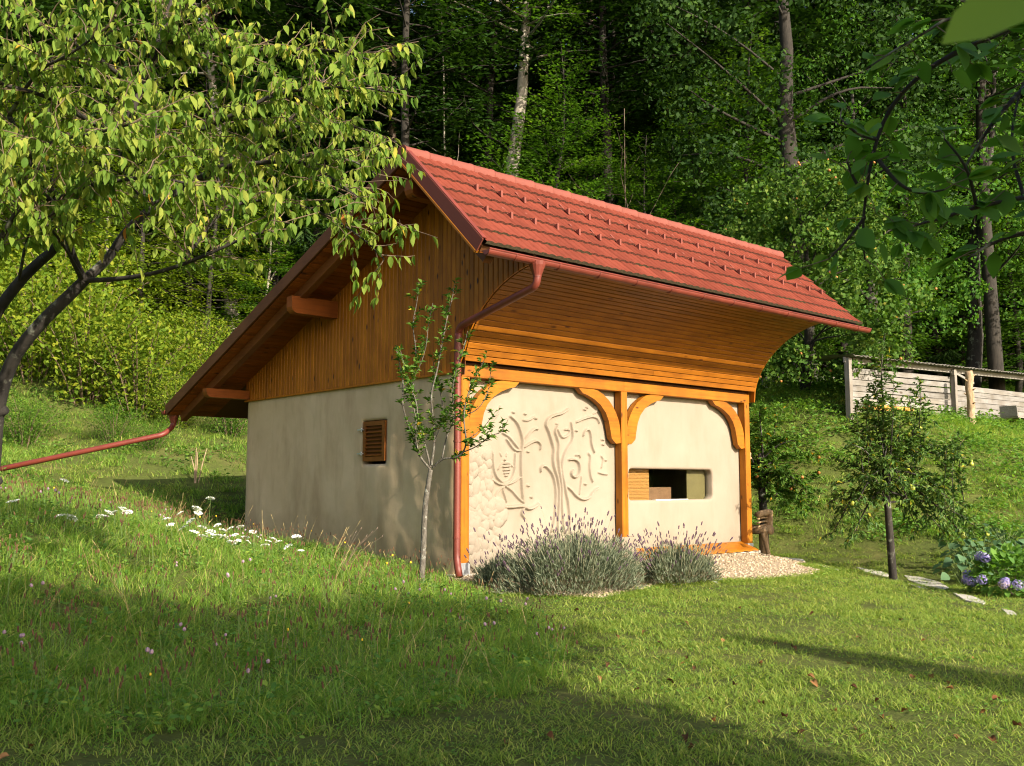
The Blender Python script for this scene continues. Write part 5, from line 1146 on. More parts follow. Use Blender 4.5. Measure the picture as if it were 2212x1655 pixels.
def shrub_variant(seed, H, Rc, leaf, mat, bark_m, n_=7000, stems=14):
    g = np.random.default_rng(seed); mb = MB(); LP, LN = [], []
    for k_ in range(stems):
        a = k_*2.4; r_ = Rc*math.sqrt((k_+.5)/stems); e = np.array([r_*math.cos(a), r_*math.sin(a), H*(.55+.45*math.sqrt(max(0, 1-(r_/Rc)**2)))*g.uniform(.8, 1.05)]); p = np.array(chaikin([np.array([.15*r_*math.cos(a), .15*r_*math.sin(a), -.1]), np.array([e[0]*.5, e[1]*.5, e[2]*.65]), e], 2)); mb.tube(p, list(np.linspace(.022, .005, len(p))), 4, 0, False)
        m_ = n_//stems; t_ = g.uniform(.12, 1, m_)**.8; idx_ = t_*(len(p)-1); i0 = np.minimum(idx_.astype(int), len(p)-2); base = p[i0]+(p[i0+1]-p[i0])*(idx_-i0)[:, None]
        off = unit(g.normal(0, 1, (m_, 3)))*(Rc*.28*g.uniform(.15, 1, m_)**.5)[:, None]; LP.append(base+off); LN.append(off*.8+np.array([0, 0, .6*Rc*.28])+g.normal(0, Rc*.1, (m_, 3)))
    P, Nn = np.concatenate(LP), np.concatenate(LN); k = P[:, 2] > .03; P, Nn = P[k], Nn[k]; N = len(P); A = g.normal(0, 1, (N, 3))
    V, F, T = scatter_faces(*diamond(1, .55), P, frames(A, Nn), leaf*g.uniform(.7, 1.25, N), np.clip(g.beta(2, 2, N), 0, 1))
    return mb.mesh('stems', bark_m, True), raw_mesh('crown', V, F, mat, T)

VB = [beech_variant(101+i, 12.5, 2.9, 1.0, .13, .13, 100, M['beech'], M['bark_shade'], 2.3) for i in range(3)]
VY = [beech_variant(111+i, 10.5, 2.8, .5, .11, .12, 76, M['beech_yellow'], M['bark_shade'], 1.5) for i in range(2)]
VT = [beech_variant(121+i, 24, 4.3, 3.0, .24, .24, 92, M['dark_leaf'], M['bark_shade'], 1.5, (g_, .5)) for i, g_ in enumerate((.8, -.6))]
VG = [beech_variant(131, 26, 4.2, 14, .34, .18, 46, M['beech'], M['bark_grey'], 1.2, (2.6, 0))]
VO = [oak_variant(141, 19, 5.2, 4.5, .42, .16, M['dark_leaf'], M['bark_shade'], 96, 240), oak_variant(142, 13, 3.6, 2.4, .22, .13, M['oak'], M['bark_dark'], 64, 170)]
VS = [spruce_variant(151, 22, 3.8, 1.2, .26, M['spruce'], M['bark_brown'], 44), spruce_variant(152, 17, 3.2, .6, .2, M['spruce'], M['bark_brown'], 40, .6)]
VSH = [shrub_variant(161, 2.7, 1.7, .125, M['beech_yellow'], M['twig'], 4200, 20), shrub_variant(162, 2.0, 1.5, .075, M['beech'], M['twig'], 5000)]
def plant_tree(kind, variant, x, y, s, rz, label, cat='tree', group=None, second='crown'):
    r = tag(empty(kind, (x, y, gz1(x, y)-.1), rz), label, cat, group); r.scale = (s, s, s)
    link('trunk' if second == 'crown' else 'stems', variant[0], r); link('crown', variant[1], r); return r
def by_sight(u, d): p = at(u, 827, d); return p[0], p[1]
named = [  # sight column, depth, kind, variant, scale, turn, label
 (1190, 30.5, 'beech_tree', VB[0], 1.05, .3, 'young beech with layered pale green sprays rising behind the middle of the ridge'),
 (1130, 33.5, 'beech_tree', VB[1], .95, 1.9, 'slighter young beech just left behind the layered beech over the ridge'),
 (1300, 34.0, 'beech_tree', VB[2], .95, 4.0, 'young beech growing between the layered beech and the bare forked sapling'),
 (1400, 30.5, 'beech_tree', VB[1], .74, .9, 'low young beech whose top just clears the ridge beside the forked sapling'),
 (1610, 30.0, 'beech_tree', VB[2], 1.0, 2.2, 'broad tiered beech standing left of the big dark oak'),
 (1530, 34.0, 'beech_tree', VB[0], 1.1, 5.1, 'tall narrow beech in the shade behind the tiered beech'),
 (845, 34.0, 'spruce_tree', VS[0], .95, .5, 'sunlit spruce with a reddish trunk above the near end of the ridge'),
 (690, 38.0, 'spruce_tree', VS[1], 1.5, 1.4, 'tall spruce with drooping twigs at the top behind the fruit tree'),
 (1046, 31.2, 'tall_beech_tree', VG[0], .92, -.05, 'tall beech with a thick pale leaning trunk behind the ridge'),
 (1745, 29.5, 'oak_tree', VO[0], .95, 1.0, 'great dark oak with heavy spreading limbs in the upper right'),
 (1910, 30.0, 'oak_tree', VO[1], 1.02, 2.7, 'bright green leaning oak lit by the sun right of the dark oak'),
 (2080, 33.0, 'oak_tree', VO[1], 1.15, .4, 'bushy oak partly hidden by the hanging branches at the far right'),
 (2120, 40.0, 'spruce_tree', VS[0], 1.1, 3.3, 'dark spruce directly above the grey shed roof'),
 (2260, 41.0, 'spruce_tree', VS[0], 1.15, 5.3, 'dark spruce at the right edge beyond the shed'),
 (1960, 42.0, 'spruce_tree', VS[1], 1.35, 2.6, 'gloomy spruce behind the bright oak and left of the shed posts'),
 (520, 36.0, 'grey_barked_tree', VG[0], .8, 2.5, 'tree with a pale flecked trunk seen under the fruit tree near the back eave'),
 (300, 33.0, 'beech_tree', VY[0], 1.0, .2, 'yellow green young beech filling the gap behind the fruit tree limbs'),
 (440, 32.5, 'beech_tree', VY[1], .95, 1.2, 'yellow green young tree beside the pale flecked trunk'),
 (90, 33.0, 'beech_tree', VY[1], 1.05, 3.2, 'leafy yellow green tree at the left edge above the golden shrubs'),
 (600, 35.0, 'beech_tree', VB[1], .95, 2.0, 'mid green young beech behind the upper slope of the back roof'),
 (-60, 35.5, 'beech_tree', VY[0], 1.1, 4.4, 'yellow green tree cut by the left edge of the wood'),
 (215, 37.0, 'spruce_tree', VS[1], 1.2, .8, 'spruce with hanging twigs behind the yellow green young beech'),
 (730, 34.5, 'beech_tree', VB[0], .9, 3.0, 'young beech between the drooping spruce and the sunlit spruce'),
 (960, 35.5, 'beech_tree', VB[2], .85, 1.0, 'shaded young beech left of the thick pale trunk'),
 (1850, 35.0, 'beech_tree', VB[1], 1.1, .1, 'shaded beech between the dark oak and the bright oak'),
 (1480, 31.5, 'beech_tree', VB[0], .70, 2.9, 'small beech over the ridge midway between forked sapling and tiered beech'),
]
for u, d, kind, var, s, rz, lab in named:
    x, y = by_sight(u, d); plant_tree(kind, var, x, y, s, rz, lab, 'tree', 'trees of the wood behind the house')
g6 = np.random.default_rng(66)
for k_ in range(26):
    u = -260+108*k_+g6.uniform(-40, 40); x, y = by_sight(u, g6.uniform(34.5, 39.5)); yl = u < 520
    plant_tree('beech_tree', (VY if yl else VB)[int(g6.integers(0, 2))], x, y, g6.uniform(.85, 1.25), g6.uniform(0, 6.28), 'leafy young beech filling the shade between the front trees of the wood', 'tree', 'young beeches filling the edge of the wood')
def bank_apple():
    b = at(1745, 900, 26.5); g = np.random.default_rng(61); tm_, cm_ = oak_variant(62, 5.6, 2.6, .4, .14, .12, M['apple_far'], M['bark_shade'], 110, 230)
    r = tag(empty('laden_apple_tree', (b[0], b[1], gz1(b[0], b[1])-.1)), 'tall rounded apple tree full of red apples behind the far roof end', 'tree'); link('trunk', tm_, r); link('crown', cm_, r)
    pts_ = np.array([v.co[:] for v in cm_.vertices])[::4]; c = pts_.mean(0)
    for k_ in range(80): q = pts_[int(g.integers(0, len(pts_)))]; o = link('apple', APPLE, r); o.location = q+(q-c)*.04; s_ = g.uniform(.028, .04); o.scale = (s_, s_, s_)
bank_apple()
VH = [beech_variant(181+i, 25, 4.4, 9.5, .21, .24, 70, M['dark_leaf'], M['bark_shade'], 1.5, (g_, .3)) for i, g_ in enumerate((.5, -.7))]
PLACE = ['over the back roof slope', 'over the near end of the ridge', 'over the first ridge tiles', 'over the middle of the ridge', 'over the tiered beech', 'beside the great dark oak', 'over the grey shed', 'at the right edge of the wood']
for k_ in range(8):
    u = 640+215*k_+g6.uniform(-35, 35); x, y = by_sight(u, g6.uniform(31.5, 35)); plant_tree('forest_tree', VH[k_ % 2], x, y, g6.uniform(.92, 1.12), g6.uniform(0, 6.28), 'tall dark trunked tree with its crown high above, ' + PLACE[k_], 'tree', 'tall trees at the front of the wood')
# bare stems that stand out against the dark
def bare_tree(u, d, H, r0, label, seed, lean, bm_, forks=3, side=8, zfork=.55):
    g = np.random.default_rng(seed); x, y = by_sight(u, d); r = tag(empty('bare_tree', (x, y, gz1(x, y)-.1)), label, 'tree', 'trees of the wood behind the house'); tp = trunk_path(g, H, lean, .12); mb = MB(); mb.tube(tp, list(np.linspace(r0, .012, len(tp))), 8); mb.build('trunk', bm_, r, True)
    for k_ in range(forks+side):
        z = H*(zfork+.4*k_/max(1, forks+side)); a = k_*2.4+seed; L = H*(.30 if k_ < forks else .10)*g.uniform(.7, 1.2); w = grow_twig(g, path_at(tp, z), np.array([math.cos(a)*.5, math.sin(a)*.5, 1.0 if k_ < forks else .35]), L, 6, .3, 0, .16); b = MB(); b.tube(w, list(np.linspace(r0*(.5 if k_ < forks else .22), .006, 7)), 5); b.build('branch', bm_, r, True)
for q in [(1350, 29.5, 10.2, .026, 'bare forked sapling with pale dead stems left of the tiered beech', 3, (.3, 0), M['bark_brown'], 4, 5, .5),
          (975, 32.5, 16, .06, 'pair of thin bare pale stems rising left of the thick trunk', 5, (-.6, 0), M['bark_grey'], 2, 4, .3),
          (1318, 36, 21, .17, 'leaning bare trunk with dead side branches behind the forked sapling', 8, (1.2, 0), M['bark_shade'], 2, 6, .45),
          (1475, 37, 22, .15, 'straight brown bare trunk standing behind the middle right of the ridge', 12, (.1, 0), M['bark_shade'], 0, 7, .6),
          (1440, 40, 22, .12, 'thin bare trunk just left of the straight brown trunk', 15, (-.3, 0), M['bark_shade'], 0, 5, .6),
          (222, 33.5, 9, .10, 'slender pale trunk standing left below the fruit tree limbs', 17, (.1, 0), M['bark_grey'], 1, 4, .6),
          (545, 34, 9, .07, 'thin leaning pale stem beside the flecked trunk near the back roof', 19, (.9, 0), M['bark_grey'], 1, 5, .4),
          (1265, 35, 20, .10, 'grey pole like trunk right of the layered beech', 23, (.5, 0), M['bark_shade'], 1, 6, .6),
          (1640, 38, 22, .16, 'dark bare trunk glimpsed above the tiered beech', 27, (.2, 0), M['bark_shade'], 1, 6, .6)]: bare_tree(*q)
# the deep rows of the wood: nothing tells these apart
g5 = np.random.default_rng(55)
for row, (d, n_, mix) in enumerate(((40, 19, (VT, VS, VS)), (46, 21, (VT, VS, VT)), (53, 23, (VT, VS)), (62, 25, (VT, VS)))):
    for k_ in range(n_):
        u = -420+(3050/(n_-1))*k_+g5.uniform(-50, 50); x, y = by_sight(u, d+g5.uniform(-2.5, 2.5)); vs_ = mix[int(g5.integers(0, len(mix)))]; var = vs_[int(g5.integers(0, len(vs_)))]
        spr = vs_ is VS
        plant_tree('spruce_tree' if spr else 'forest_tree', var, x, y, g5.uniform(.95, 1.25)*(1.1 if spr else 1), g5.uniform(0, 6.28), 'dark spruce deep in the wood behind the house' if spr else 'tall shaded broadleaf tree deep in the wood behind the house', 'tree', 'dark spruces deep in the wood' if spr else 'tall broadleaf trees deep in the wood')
# shrubs at the foot of the wood
for u, d, v_, s, lab in [(70, 28.5, VSH[0], 1.35, 'large golden green shrub at the left edge above the sloping pipe'), (190, 27.5, VSH[0], 1.3, 'large golden green shrub above the middle of the sloping pipe'), (300, 27.0, VSH[0], 1.1, 'golden green shrub nearest the back eave above the sloping pipe'), (150, 30.5, VSH[0], 1.5, 'tall golden shrub behind the two shrubs over the sloping pipe'),
                      (500, 26.0, VSH[1], .75, 'small grey green bush under the back eave beside the gable'), (1690, 29.5, VSH[1], 1.0, 'low dark bush at the foot of the laden apple tree'), (1610, 30.5, VSH[1], 1.2, 'dark bush on the bank right behind the far soffit edge'), (420, 30.5, VSH[0], .8, 'small yellow bush beside the cut tree stump'), (250, 25.0, VSH[1], .55, 'low green bush just above the middle of the sloping pipe'), (385, 26.5, VSH[0], .55, 'low yellow green bush above the pipe elbow'), (335, 23.8, VSH[1], .42, 'small green herb bush right below the pipe elbow'), (470, 28.5, VSH[0], .75, 'yellow green bush behind the cut back sapling stems'), (60, 24.5, VSH[1], .7, 'green bush at the left edge over the end of the pipe')]:
    x, y = by_sight(u, d); plant_tree('shrub', v_, x, y, s, u*.01, lab, 'shrub', 'shrubs around the garden', 'stems')
# undergrowth over the slope under the trees
x, y = sample_xy(-32, 62, 18, 56, 1.6); k = visible(x, y, .2, 62) & (y > 22+.1*np.abs(x-4)); x, y = x[k], y[k]
src = [shrub_variant(171+i, .9, .8, .10, (M['beech'], M['dark_leaf'], M['beech_yellow'])[i], M['twig'], 420, 5)[1] for i in range(3)]
left = (np.array([depth(a, b) for a, b in zip(x, y)]) < 38) & (((x-CAM[0])*math.cos(YAW)-(y-CAM[1])*math.sin(YAW)) < -7)
pk = np.where(left & (rng.uniform(0, 1, len(x)) < .6), 2, rng.integers(0, 2, len(x)))
scatter('undergrowth', np.stack([x, y, gz(x, y)], -1), [bpy.data.objects.new('u', m_) for m_ in src], rng.uniform(.6, 1.7, len(x)), 'leafy undergrowth covering the slope beneath the trees', .15, pk)
# ---------------------------------------------------------------- gravel, slabs, bed plants
gp_ = [np.array([p[0], p[1]]) for p in GRAVEL]
def flat_sheet(name, poly, mat, lift, kind='structure', label=None, step=.22):
    xs, ys = [p[0] for p in poly], [p[1] for p in poly]; bm_ = bmesh.new(); vs = [bm_.verts.new((p[0], p[1], 0)) for p in poly]; bm_.faces.new(vs)
    for ax, lo, hi in ((0, min(xs), max(xs)), (1, min(ys), max(ys))):
        for c in np.arange(lo+step, hi, step):
            co = (c, 0, 0) if ax == 0 else (0, c, 0); no = (1, 0, 0) if ax == 0 else (0, 1, 0); bmesh.ops.bisect_plane(bm_, geom=bm_.verts[:]+bm_.edges[:]+bm_.faces[:], plane_co=co, plane_no=no)
    for v in bm_.verts: v.co.z = gz1(v.co.x, v.co.y)+lift
    bmesh.ops.recalc_face_normals(bm_, faces=bm_.faces)
    if sum(f.normal.z for f in bm_.faces) < 0: bmesh.ops.reverse_faces(bm_, faces=bm_.faces)
    me = bpy.data.meshes.new(name); bm_.to_mesh(me); bm_.free(); me.materials.append(mat); return tag(link(name, me), label, None, None, kind)
flat_sheet('gravel_bed', gp_, M['gravel_bed'], .022, 'structure', 'pale gravel strip along the foot of the house front')
def pebble(seed):
    g = np.random.default_rng(seed); bm_ = bmesh.new(); bmesh.ops.create_icosphere(bm_, subdivisions=1, radius=1)
    V = np.array([v.co[:] for v in bm_.verts])*g.uniform(.75, 1.15, (len(bm_.verts), 1))*np.array([1, .8, .55]); F = np.array([[v.index for v in f.verts] for f in bm_.faces]); bm_.free(); return V, F
x, y = sample_xy(-1, 10.5, -3.6, 1.2, 330); k = inside(gp_, x, y) & ~in_house(x, y, -.1) & (rng.uniform(0, 1, len(x)) < .9); x, y = x[k], y[k]
PV, PF = pebble(1); n_ = len(x); Mx = frames(rng.normal(0, 1, (n_, 3))*np.array([1, 1, .3]), np.array([[0, 0, 1.0]])+rng.normal(0, .35, (n_, 3)))
V, F, T = scatter_faces(PV, PF, np.stack([x, y, gz(x, y)+.027], -1), Mx, rng.uniform(.010, .026, n_), rng.uniform(0, 1, n_))
tag(link('gravel', raw_mesh('gravel', V, F, M['gravel'], T, True)), 'loose pale gravel stones in front of the house', None, None, 'stuff')
def slab(pix, label, z_lift=.03, mat='concrete', name='stepping_slab', group='stepping slabs in the lawn'):
    P = [ground_hit(*q) for q in pix]; c = np.mean(P, 0); mb = MB(); n_ = len(P)
    top = [(p[0]-c[0], p[1]-c[1], gz1(p[0], p[1])-c[2]+z_lift) for p in P]; bot = [(p[0], p[1], p[2]-.09) for p in top]; mid = [(p[0]*1.0, p[1]*1.0, p[2]-.012) for p in top]; tp = [(p[0]*.96, p[1]*.96, p[2]) for p in top]
    mb.add(tp+mid+bot, [tuple(range(n_))]+[(i, (i+1) % n_, n_+(i+1) % n_, n_+i) for i in range(n_)]+[(n_+i, n_+(i+1) % n_, 2*n_+(i+1) % n_, 2*n_+i) for i in range(n_)])
    o = mb.build(name, M[mat]); o.location = c; return tag(o, label, 'slab', group)
slab([(1652,1204),(1735,1210),(1742,1217),(1700,1222),(1640,1216)], 'broad pale slab touching the gravel at the right house corner', .024)
slab([(1762,1219),(1800,1228),(1812,1233),(1775,1226)], 'narrow slab between the gravel and the pear tree', .02)
slab([(1850,1228),(1900,1236),(1922,1244),(1916,1249),(1868,1238)], 'slim slab just left of the pear trunk', .024)
slab([(1952,1246),(1990,1249),(2030,1260),(2050,1272),(2040,1276),(1995,1268),(1962,1256)], 'large curved slab just right of the pear trunk', .024)
slab([(1960,1262),(1996,1270),(2006,1275),(1985,1273)], 'thin slab edge in the grass below the large curved slab', .02)
slab([(2058,1284),(2100,1291),(2130,1304),(2125,1309),(2085,1300)], 'slab between the large curved slab and the hydrangea', .024)
slab([(2163,1318),(2188,1323),(2196,1330),(2175,1328)], 'small slab at the right edge of the lawn path', .02)
# lavender: a mound of grey leaves, flower stalks standing out of it
def lavender(u, v, d, Rx, H, n_leaf, n_spk, label, seed):
    g = np.random.default_rng(seed); b = at(u, v, d); root = tag(empty('lavender_bush', (b[0], b[1], gz1(b[0], b[1]))), label, 'lavender', 'lavender bushes before the house')
    n_ = n_leaf; a = g.uniform(0, 6.283, n_); e = np.arcsin(g.uniform(0, 1, n_)); rr = g.uniform(.35, 1.0, n_)**.45; lump = 1+.13*np.sin(a*5+e*3)+.10*np.sin(a*9-2*e)
    P = np.stack([Rx*np.cos(a)*np.cos(e)*rr*lump, Rx*.62*np.sin(a)*np.cos(e)*rr*lump, .03+H*np.sin(e)*rr*lump], -1); k = g.integers(0, n_, n_)
    out = unit(P+np.array([0, 0, .05])); A = out*.8+np.array([0, 0, .75])+g.normal(0, .42, (n_, 3))
    bv = np.array([(0, 0, 0), (-.075, .5, .02), (0, 1, 0), (.075, .5, .02)]); V, F, T = scatter_faces(bv, np.array([[0, 3, 2, 1]]), P, frames(A, g.normal(0, 1, (n_, 3))), g.uniform(.05, .10, n_), np.clip(g.beta(2, 2, n_)+(P[:, 2] < H*.35)*.25, 0, 1))
    link('foliage', raw_mesh('foliage', V, F, M['lavender'], T), root)['kind'] = 'stuff'
    wb = MB()
    for k_ in range(26):
        an = g.uniform(0, 6.28); q = np.array([Rx*.75*math.cos(an), Rx*.5*math.sin(an), H*g.uniform(.3, .8)]); wb.tube([q*.08, q*.5+np.array([0, 0, .03]), q], [.010, .007, .004], 4, 0, False)
    wb.build('woody_stems', M['bark_brown'], root)['kind'] = 'stuff'
    sp = MB(); sp.tube([(0, 0, 0), (0, 0, .010), (0, 0, .016), (0, 0, .024), (0, 0, .038), (0, 0, .046)], [.003, .0075, .005, .008, .006, .001], 5, 0); sm = sp.mesh('flower_spike', M['lav_flower']); st = MB()
    for k_ in range(n_spk):
        an = g.uniform(0, 6.283); el = math.asin(g.uniform(.25, 1)); dv = np.array([math.cos(an)*math.cos(el), .62*math.sin(an)*math.cos(el), math.sin(el)]); p = dv*np.array([Rx, Rx, H])*.85; dd = unit(dv*np.array([1.25, 1.1, 1])+np.array([.12, 0, .75])+g.normal(0, .14, 3)); L = g.uniform(.16, .46)*(1 if g.uniform() < .85 else 1.3); q = p+dd*L; mid = p+dd*L*.5+np.array([0, 0, .015])
        st.tube([p, mid, q], [.0022, .002, .0016], 3, 0, False); o = link('flower_spike', sm, root); m4 = np.eye(4); m4[:3, :3] = np.stack(list(frames(np.array([dd]), np.array([[.3, .2, .1]]))[0].T[[0, 2, 1]]), -1)*g.uniform(.9, 1.6); m4[:3, 3] = q; o.matrix_local = Matrix(m4.tolist())
    st.build('flower_stalks', M['lav_stem'], root, False, False)['kind'] = 'stuff'
lavender(1240, 1278, 12.35, 1.08, .62, 19000, 290, 'large grey lavender bush with faded spikes before the moulded wall', 71)
lavender(1090, 1272, 12.55, .42, .32, 4200, 70, 'low lavender clump left of the large lavender bush', 73)
lavender(1458, 1262, 13.55, .74, .44, 9000, 190, 'smaller lavender bush before the drip board under the window', 72)
# hydrangea and the large leaved plants at the right edge
def bush_heads(u, v, d):
    g = np.random.default_rng(81); b = at(u, v, d); root = tag(empty('hydrangea', (b[0], b[1], gz1(b[0], b[1]))), 'hydrangea bush with lilac blue flower heads at the right edge', 'hydrangea')
    n_ = 900; a = g.uniform(0, 6.283, n_); e = np.arcsin(g.uniform(0, 1, n_)); rr = g.uniform(.3, 1, n_)**.4; P = np.stack([.62*np.cos(a)*np.cos(e)*rr, .55*np.sin(a)*np.cos(e)*rr, .05+.62*np.sin(e)*rr], -1); A = unit(P)+np.array([0, 0, -.2])+g.normal(0, .35, (n_, 3))
    leaf_parts(root, P, frames(A, unit(P)*.6+np.array([0, 0, .8])), g.uniform(.09, .15, n_), [big_leaf(1, .66, .25, .3), big_leaf(1, .6, .35, .5)], 'weed', 82, 150, 'foliage', .2)
    st = MB()
    for k_ in range(9): q = P[k_*37]*.9; st.tube([(0, 0, -.03), q*.5+np.array([0, 0, .08]), q], [.009, .007, .004], 4)
    st.build('stems', M['bark_brown'], root)['kind'] = 'stuff'
    for k_ in range(13):
        an = 3.4+g.uniform(-1.6, 1.5); el = g.uniform(.12, .9); c = np.array([.66*math.cos(an)*math.cos(el), .6*math.sin(an)*math.cos(el), .08+.62*math.sin(el)]); m_ = 120; dv = unit(g.normal(0, 1, (m_, 3))); q = dv*.075*g.uniform(.8, 1.05, (m_, 1)); V, F, T = scatter_faces(*diamond(1, .9), q, frames(np.cross(dv, g.normal(0, 1, (m_, 3))), dv), np.full(m_, .028), np.clip(g.uniform(0, .75, m_)+(k_ in (2, 7, 11))*.5, 0, 1)); o = link('flower_head', raw_mesh('flower_head', V, F, M['hydr'], T), root); o.location = c
bush_heads(2185, 1268, 14.0)
def big_plants():
    g = np.random.default_rng(91); spots = [(2105,1195,16.4),(2160,1188,16.2),(2215,1180,16.4),(2130,1170,17.2),(2190,1160,17.4),(2240,1150,17.0),(2080,1215,15.8),(2120,1150,18.2),(2170,1145,18.4),(2225,1140,18.0),(2090,1175,17.6)]
    for i, (u, v, d) in enumerate(spots):
        b = at(u, v, d); x, y = b[0], b[1]; root = tag(empty('vegetable_plant', (x, y, gz1(x, y))), 'grey green large leaved garden plant in the bed behind the hydrangea', 'plant', 'large leaved plants in the bed'); st = MB(); bv, bf = big_leaf(1, .95, .22, .5)
        lf = [raw_mesh('leaf', bv, bf, M['squash'], np.full(len(bf), t_), True) for t_ in (.2, .5, .8)]
        for k_ in range(24):
            a = g.uniform(0, 6.283); r_ = g.uniform(.05, .42); h = g.uniform(.2, .62); q = np.array([r_*math.cos(a), r_*math.sin(a), h]); st.tube([(0, 0, -.03), q*.5+np.array([0, 0, .08]), q], [.008, .006, .004], 4); o = link('leaf', lf[k_ % 3], root); m4 = np.eye(4); m4[:3, :3] = frames(np.array([[math.cos(a), math.sin(a), -.25]]), np.array([[g.normal(0, .3), g.normal(0, .3)-.3, 1.0]]))[0]*g.uniform(.13, .20); m4[:3, 3] = q; o.matrix_local = Matrix(m4.tolist())
        st.build('stalks', M['green_stem'], root)
big_plants()
# ---------------------------------------------------------------- the grey shed on the bank
def shed():
    A = at(1830, 890, 24.0); B = at(2212, 906, 31.0); d_ = (B-A)[:2]; ln = np.linalg.norm(d_); ux = d_/ln; ang = math.atan2(ux[1], ux[0]); z0 = gz1(A[0], A[1])
    root = tag(empty('shed', (A[0], A[1], z0), ang), 'low grey weathered plank shed with a corrugated roof on top of the bank', 'shed'); L = ln+3.0
    zb = lambda s_: gz1(A[0]+ux[0]*s_, A[1]+ux[1]*s_)-z0
    s2 = 5.75; top = lambda s_: 1.46 + .030*s_
    for s_ in (0.0, s2, s2*2):
        mb = MB(); mb.bar((s_, -.07, zb(s_)-.25), (0, 0, top(s_)+.10-zb(s_)+.25), (.14, 0, 0), (0, .14, 0), .008); mb.build('post', M['grey_wood_z'], root)
    def pln(x0_, x1_, z0_, z1_, h_, slope):
        mb = MB(); mb.bar((x0_, .03+rnd.uniform(-.004, .004), (z0_)), (x1_-x0_, 0, slope*(x1_-x0_)), (0, .028, 0), (0, 0, h_-.012), .003); mb.build('plank', M['grey_wood'], root)
    s01 = (top(s2)-top(0))/s2
    for k_ in range(8): pln(.08, s2-.07, .24+k_*.148, 0, .148, s01*(k_/7))
    z_ = .10
    for k_ in range(8): pln(s2+.07, s2*2-.07, z_+k_*.160, 0, .160, s01*.5)
    mb = MB(); mb.bar((-.10, -.02, top(0)+.06), (L+.1, 0, s01*(L+.1)), (0, .05, 0), (0, 0, .14), .004); mb.build('fascia', M['white_grey'] if 'white_grey' in M else M['grey_wood'], root)
    nseg = 140; vs = []; fs = []
    for i in range(nseg+1):
        s_ = -.12+(L+.1)*i/nseg; w_ = .026*math.sin(2*math.pi*s_/.177); zt = top(0)+s01*s_+.17+w_
        vs += [(s_, -.30, zt-.02), (s_, 1.3, zt+.06), (s_, -.30, zt-.032), (s_, 1.3, zt+.048)]
    for i in range(nseg): b = i*4; fs += [(b, b+4, b+5, b+1), (b+2, b+3, b+7, b+6), (b, b+2, b+6, b+4)]
    mb = MB(); mb.add(vs, fs); mb.build('corrugated_roof', M['fibre'], root)
    mb = MB(); mb.box((2.5, 1.2, -.2), (L, 1.25, 1.3)); mb.build('rear_wall', M['fibre'], root)
    mb = MB(); mb.bar((s2-.14, -.10, top(s2)-.02), (0, -.08, 0), (.10, 0, 0), (0, 0, .14), .01); mb.build('bracket', M['grey_wood_z'], root)
    mb = MB(); mb.bar((s2+.10, -.10, top(s2)-.02), (1.0, -.05, -.22), (0, .04, 0), (0, 0, .07), .004); mb.build('strut', M['grey_wood'], root)
    def world_(s_, o_, z): return (A[0]+ux[0]*s_-ux[1]*o_, A[1]+ux[1]*s_+ux[0]*o_, z0+z)
    for k_, (s_, w_, h_, m_) in enumerate(((1.25, 1.0, .13, 'tongue'), (2.2, 1.6, .12, 'tongue'))):
        mb = MB()
        for q in range(2): mb.bar((-w_/2, q*.11-.05, .045+q*.03), (w_, 0, 0), (0, .10, 0), (0, 0, .06+.02*q), .004)
        o = mb.build('timber_pile', M[m_]); o.location = world_(s_, -.12, zb(s_)); o.rotation_euler = (0, 0, ang); tag(o, ('short' if k_ == 0 else 'long')+' pale sawn boards lying on the grass under the shed planks', 'timber', 'sawn boards under the shed')
    P = at(2181, 905, 29.0); rt_ = tag(empty('handcart', (P[0], P[1], gz1(P[0], P[1])), ang), 'grey wooden cart body standing before the right end of the shed', 'cart'); mb = MB(); mb.bar((0, 0, .25), (1.3, 0, 0), (0, .5, 0), (0, 0, .06), .005); mb.build('bed', M['grey_wood'], rt_)
    for q in (-.24, .24): mb = MB(); mb.bar((0, q, .33), (1.3, 0, 0), (0, .03, 0), (0, 0, .12), .004); mb.build('side_board', M['grey_wood'], rt_)
    mb = MB(); mb.bar((-.02, 0, .26), (-.05, 0, .32), (0, .5, 0), (.03, 0, .005), .003); mb.build('end_board', M['grey_wood'], rt_)
    for q in (-.27, .27): mb = MB(); mb.tube([(.65, q-.03, .13), (.65, q+.03, .13)], [.15, .15], 14); mb.build('wheel', M['dark_room'], rt_)
M['white_grey'] = wood('pale_bleached_board', (0.28, 0.265, 0.245), (0.2, 0.19, 0.175), 0, .8, False)
shed()
b = at(2098, 912, 27.0); mb = MB(); x, y = b[0], b[1]; z = gz1(x, y); g_ = random.Random(4)
pts_ = [(g_.uniform(-.02, .02), g_.uniform(-.02, .02), -.2+i*.17) for i in range(11)]; mb.tube(pts_, [.15, .135, .115, .105, .11, .098, .105, .10, .11, .115, .10], 9)
for k_ in range(9): a = k_*2.2; zz = .3+k_*.13; mb.tube([(.08*math.cos(a), .08*math.sin(a), zz), (.17*math.cos(a), .17*math.sin(a), zz+.05)], [.028, .014], 5)
o = mb.build('dead_tree_trunk', M['dead_bark'], None, True); o.location = (x, y, z); tag(o, 'knobbly bare dead trunk standing before the shed planks', 'trunk')
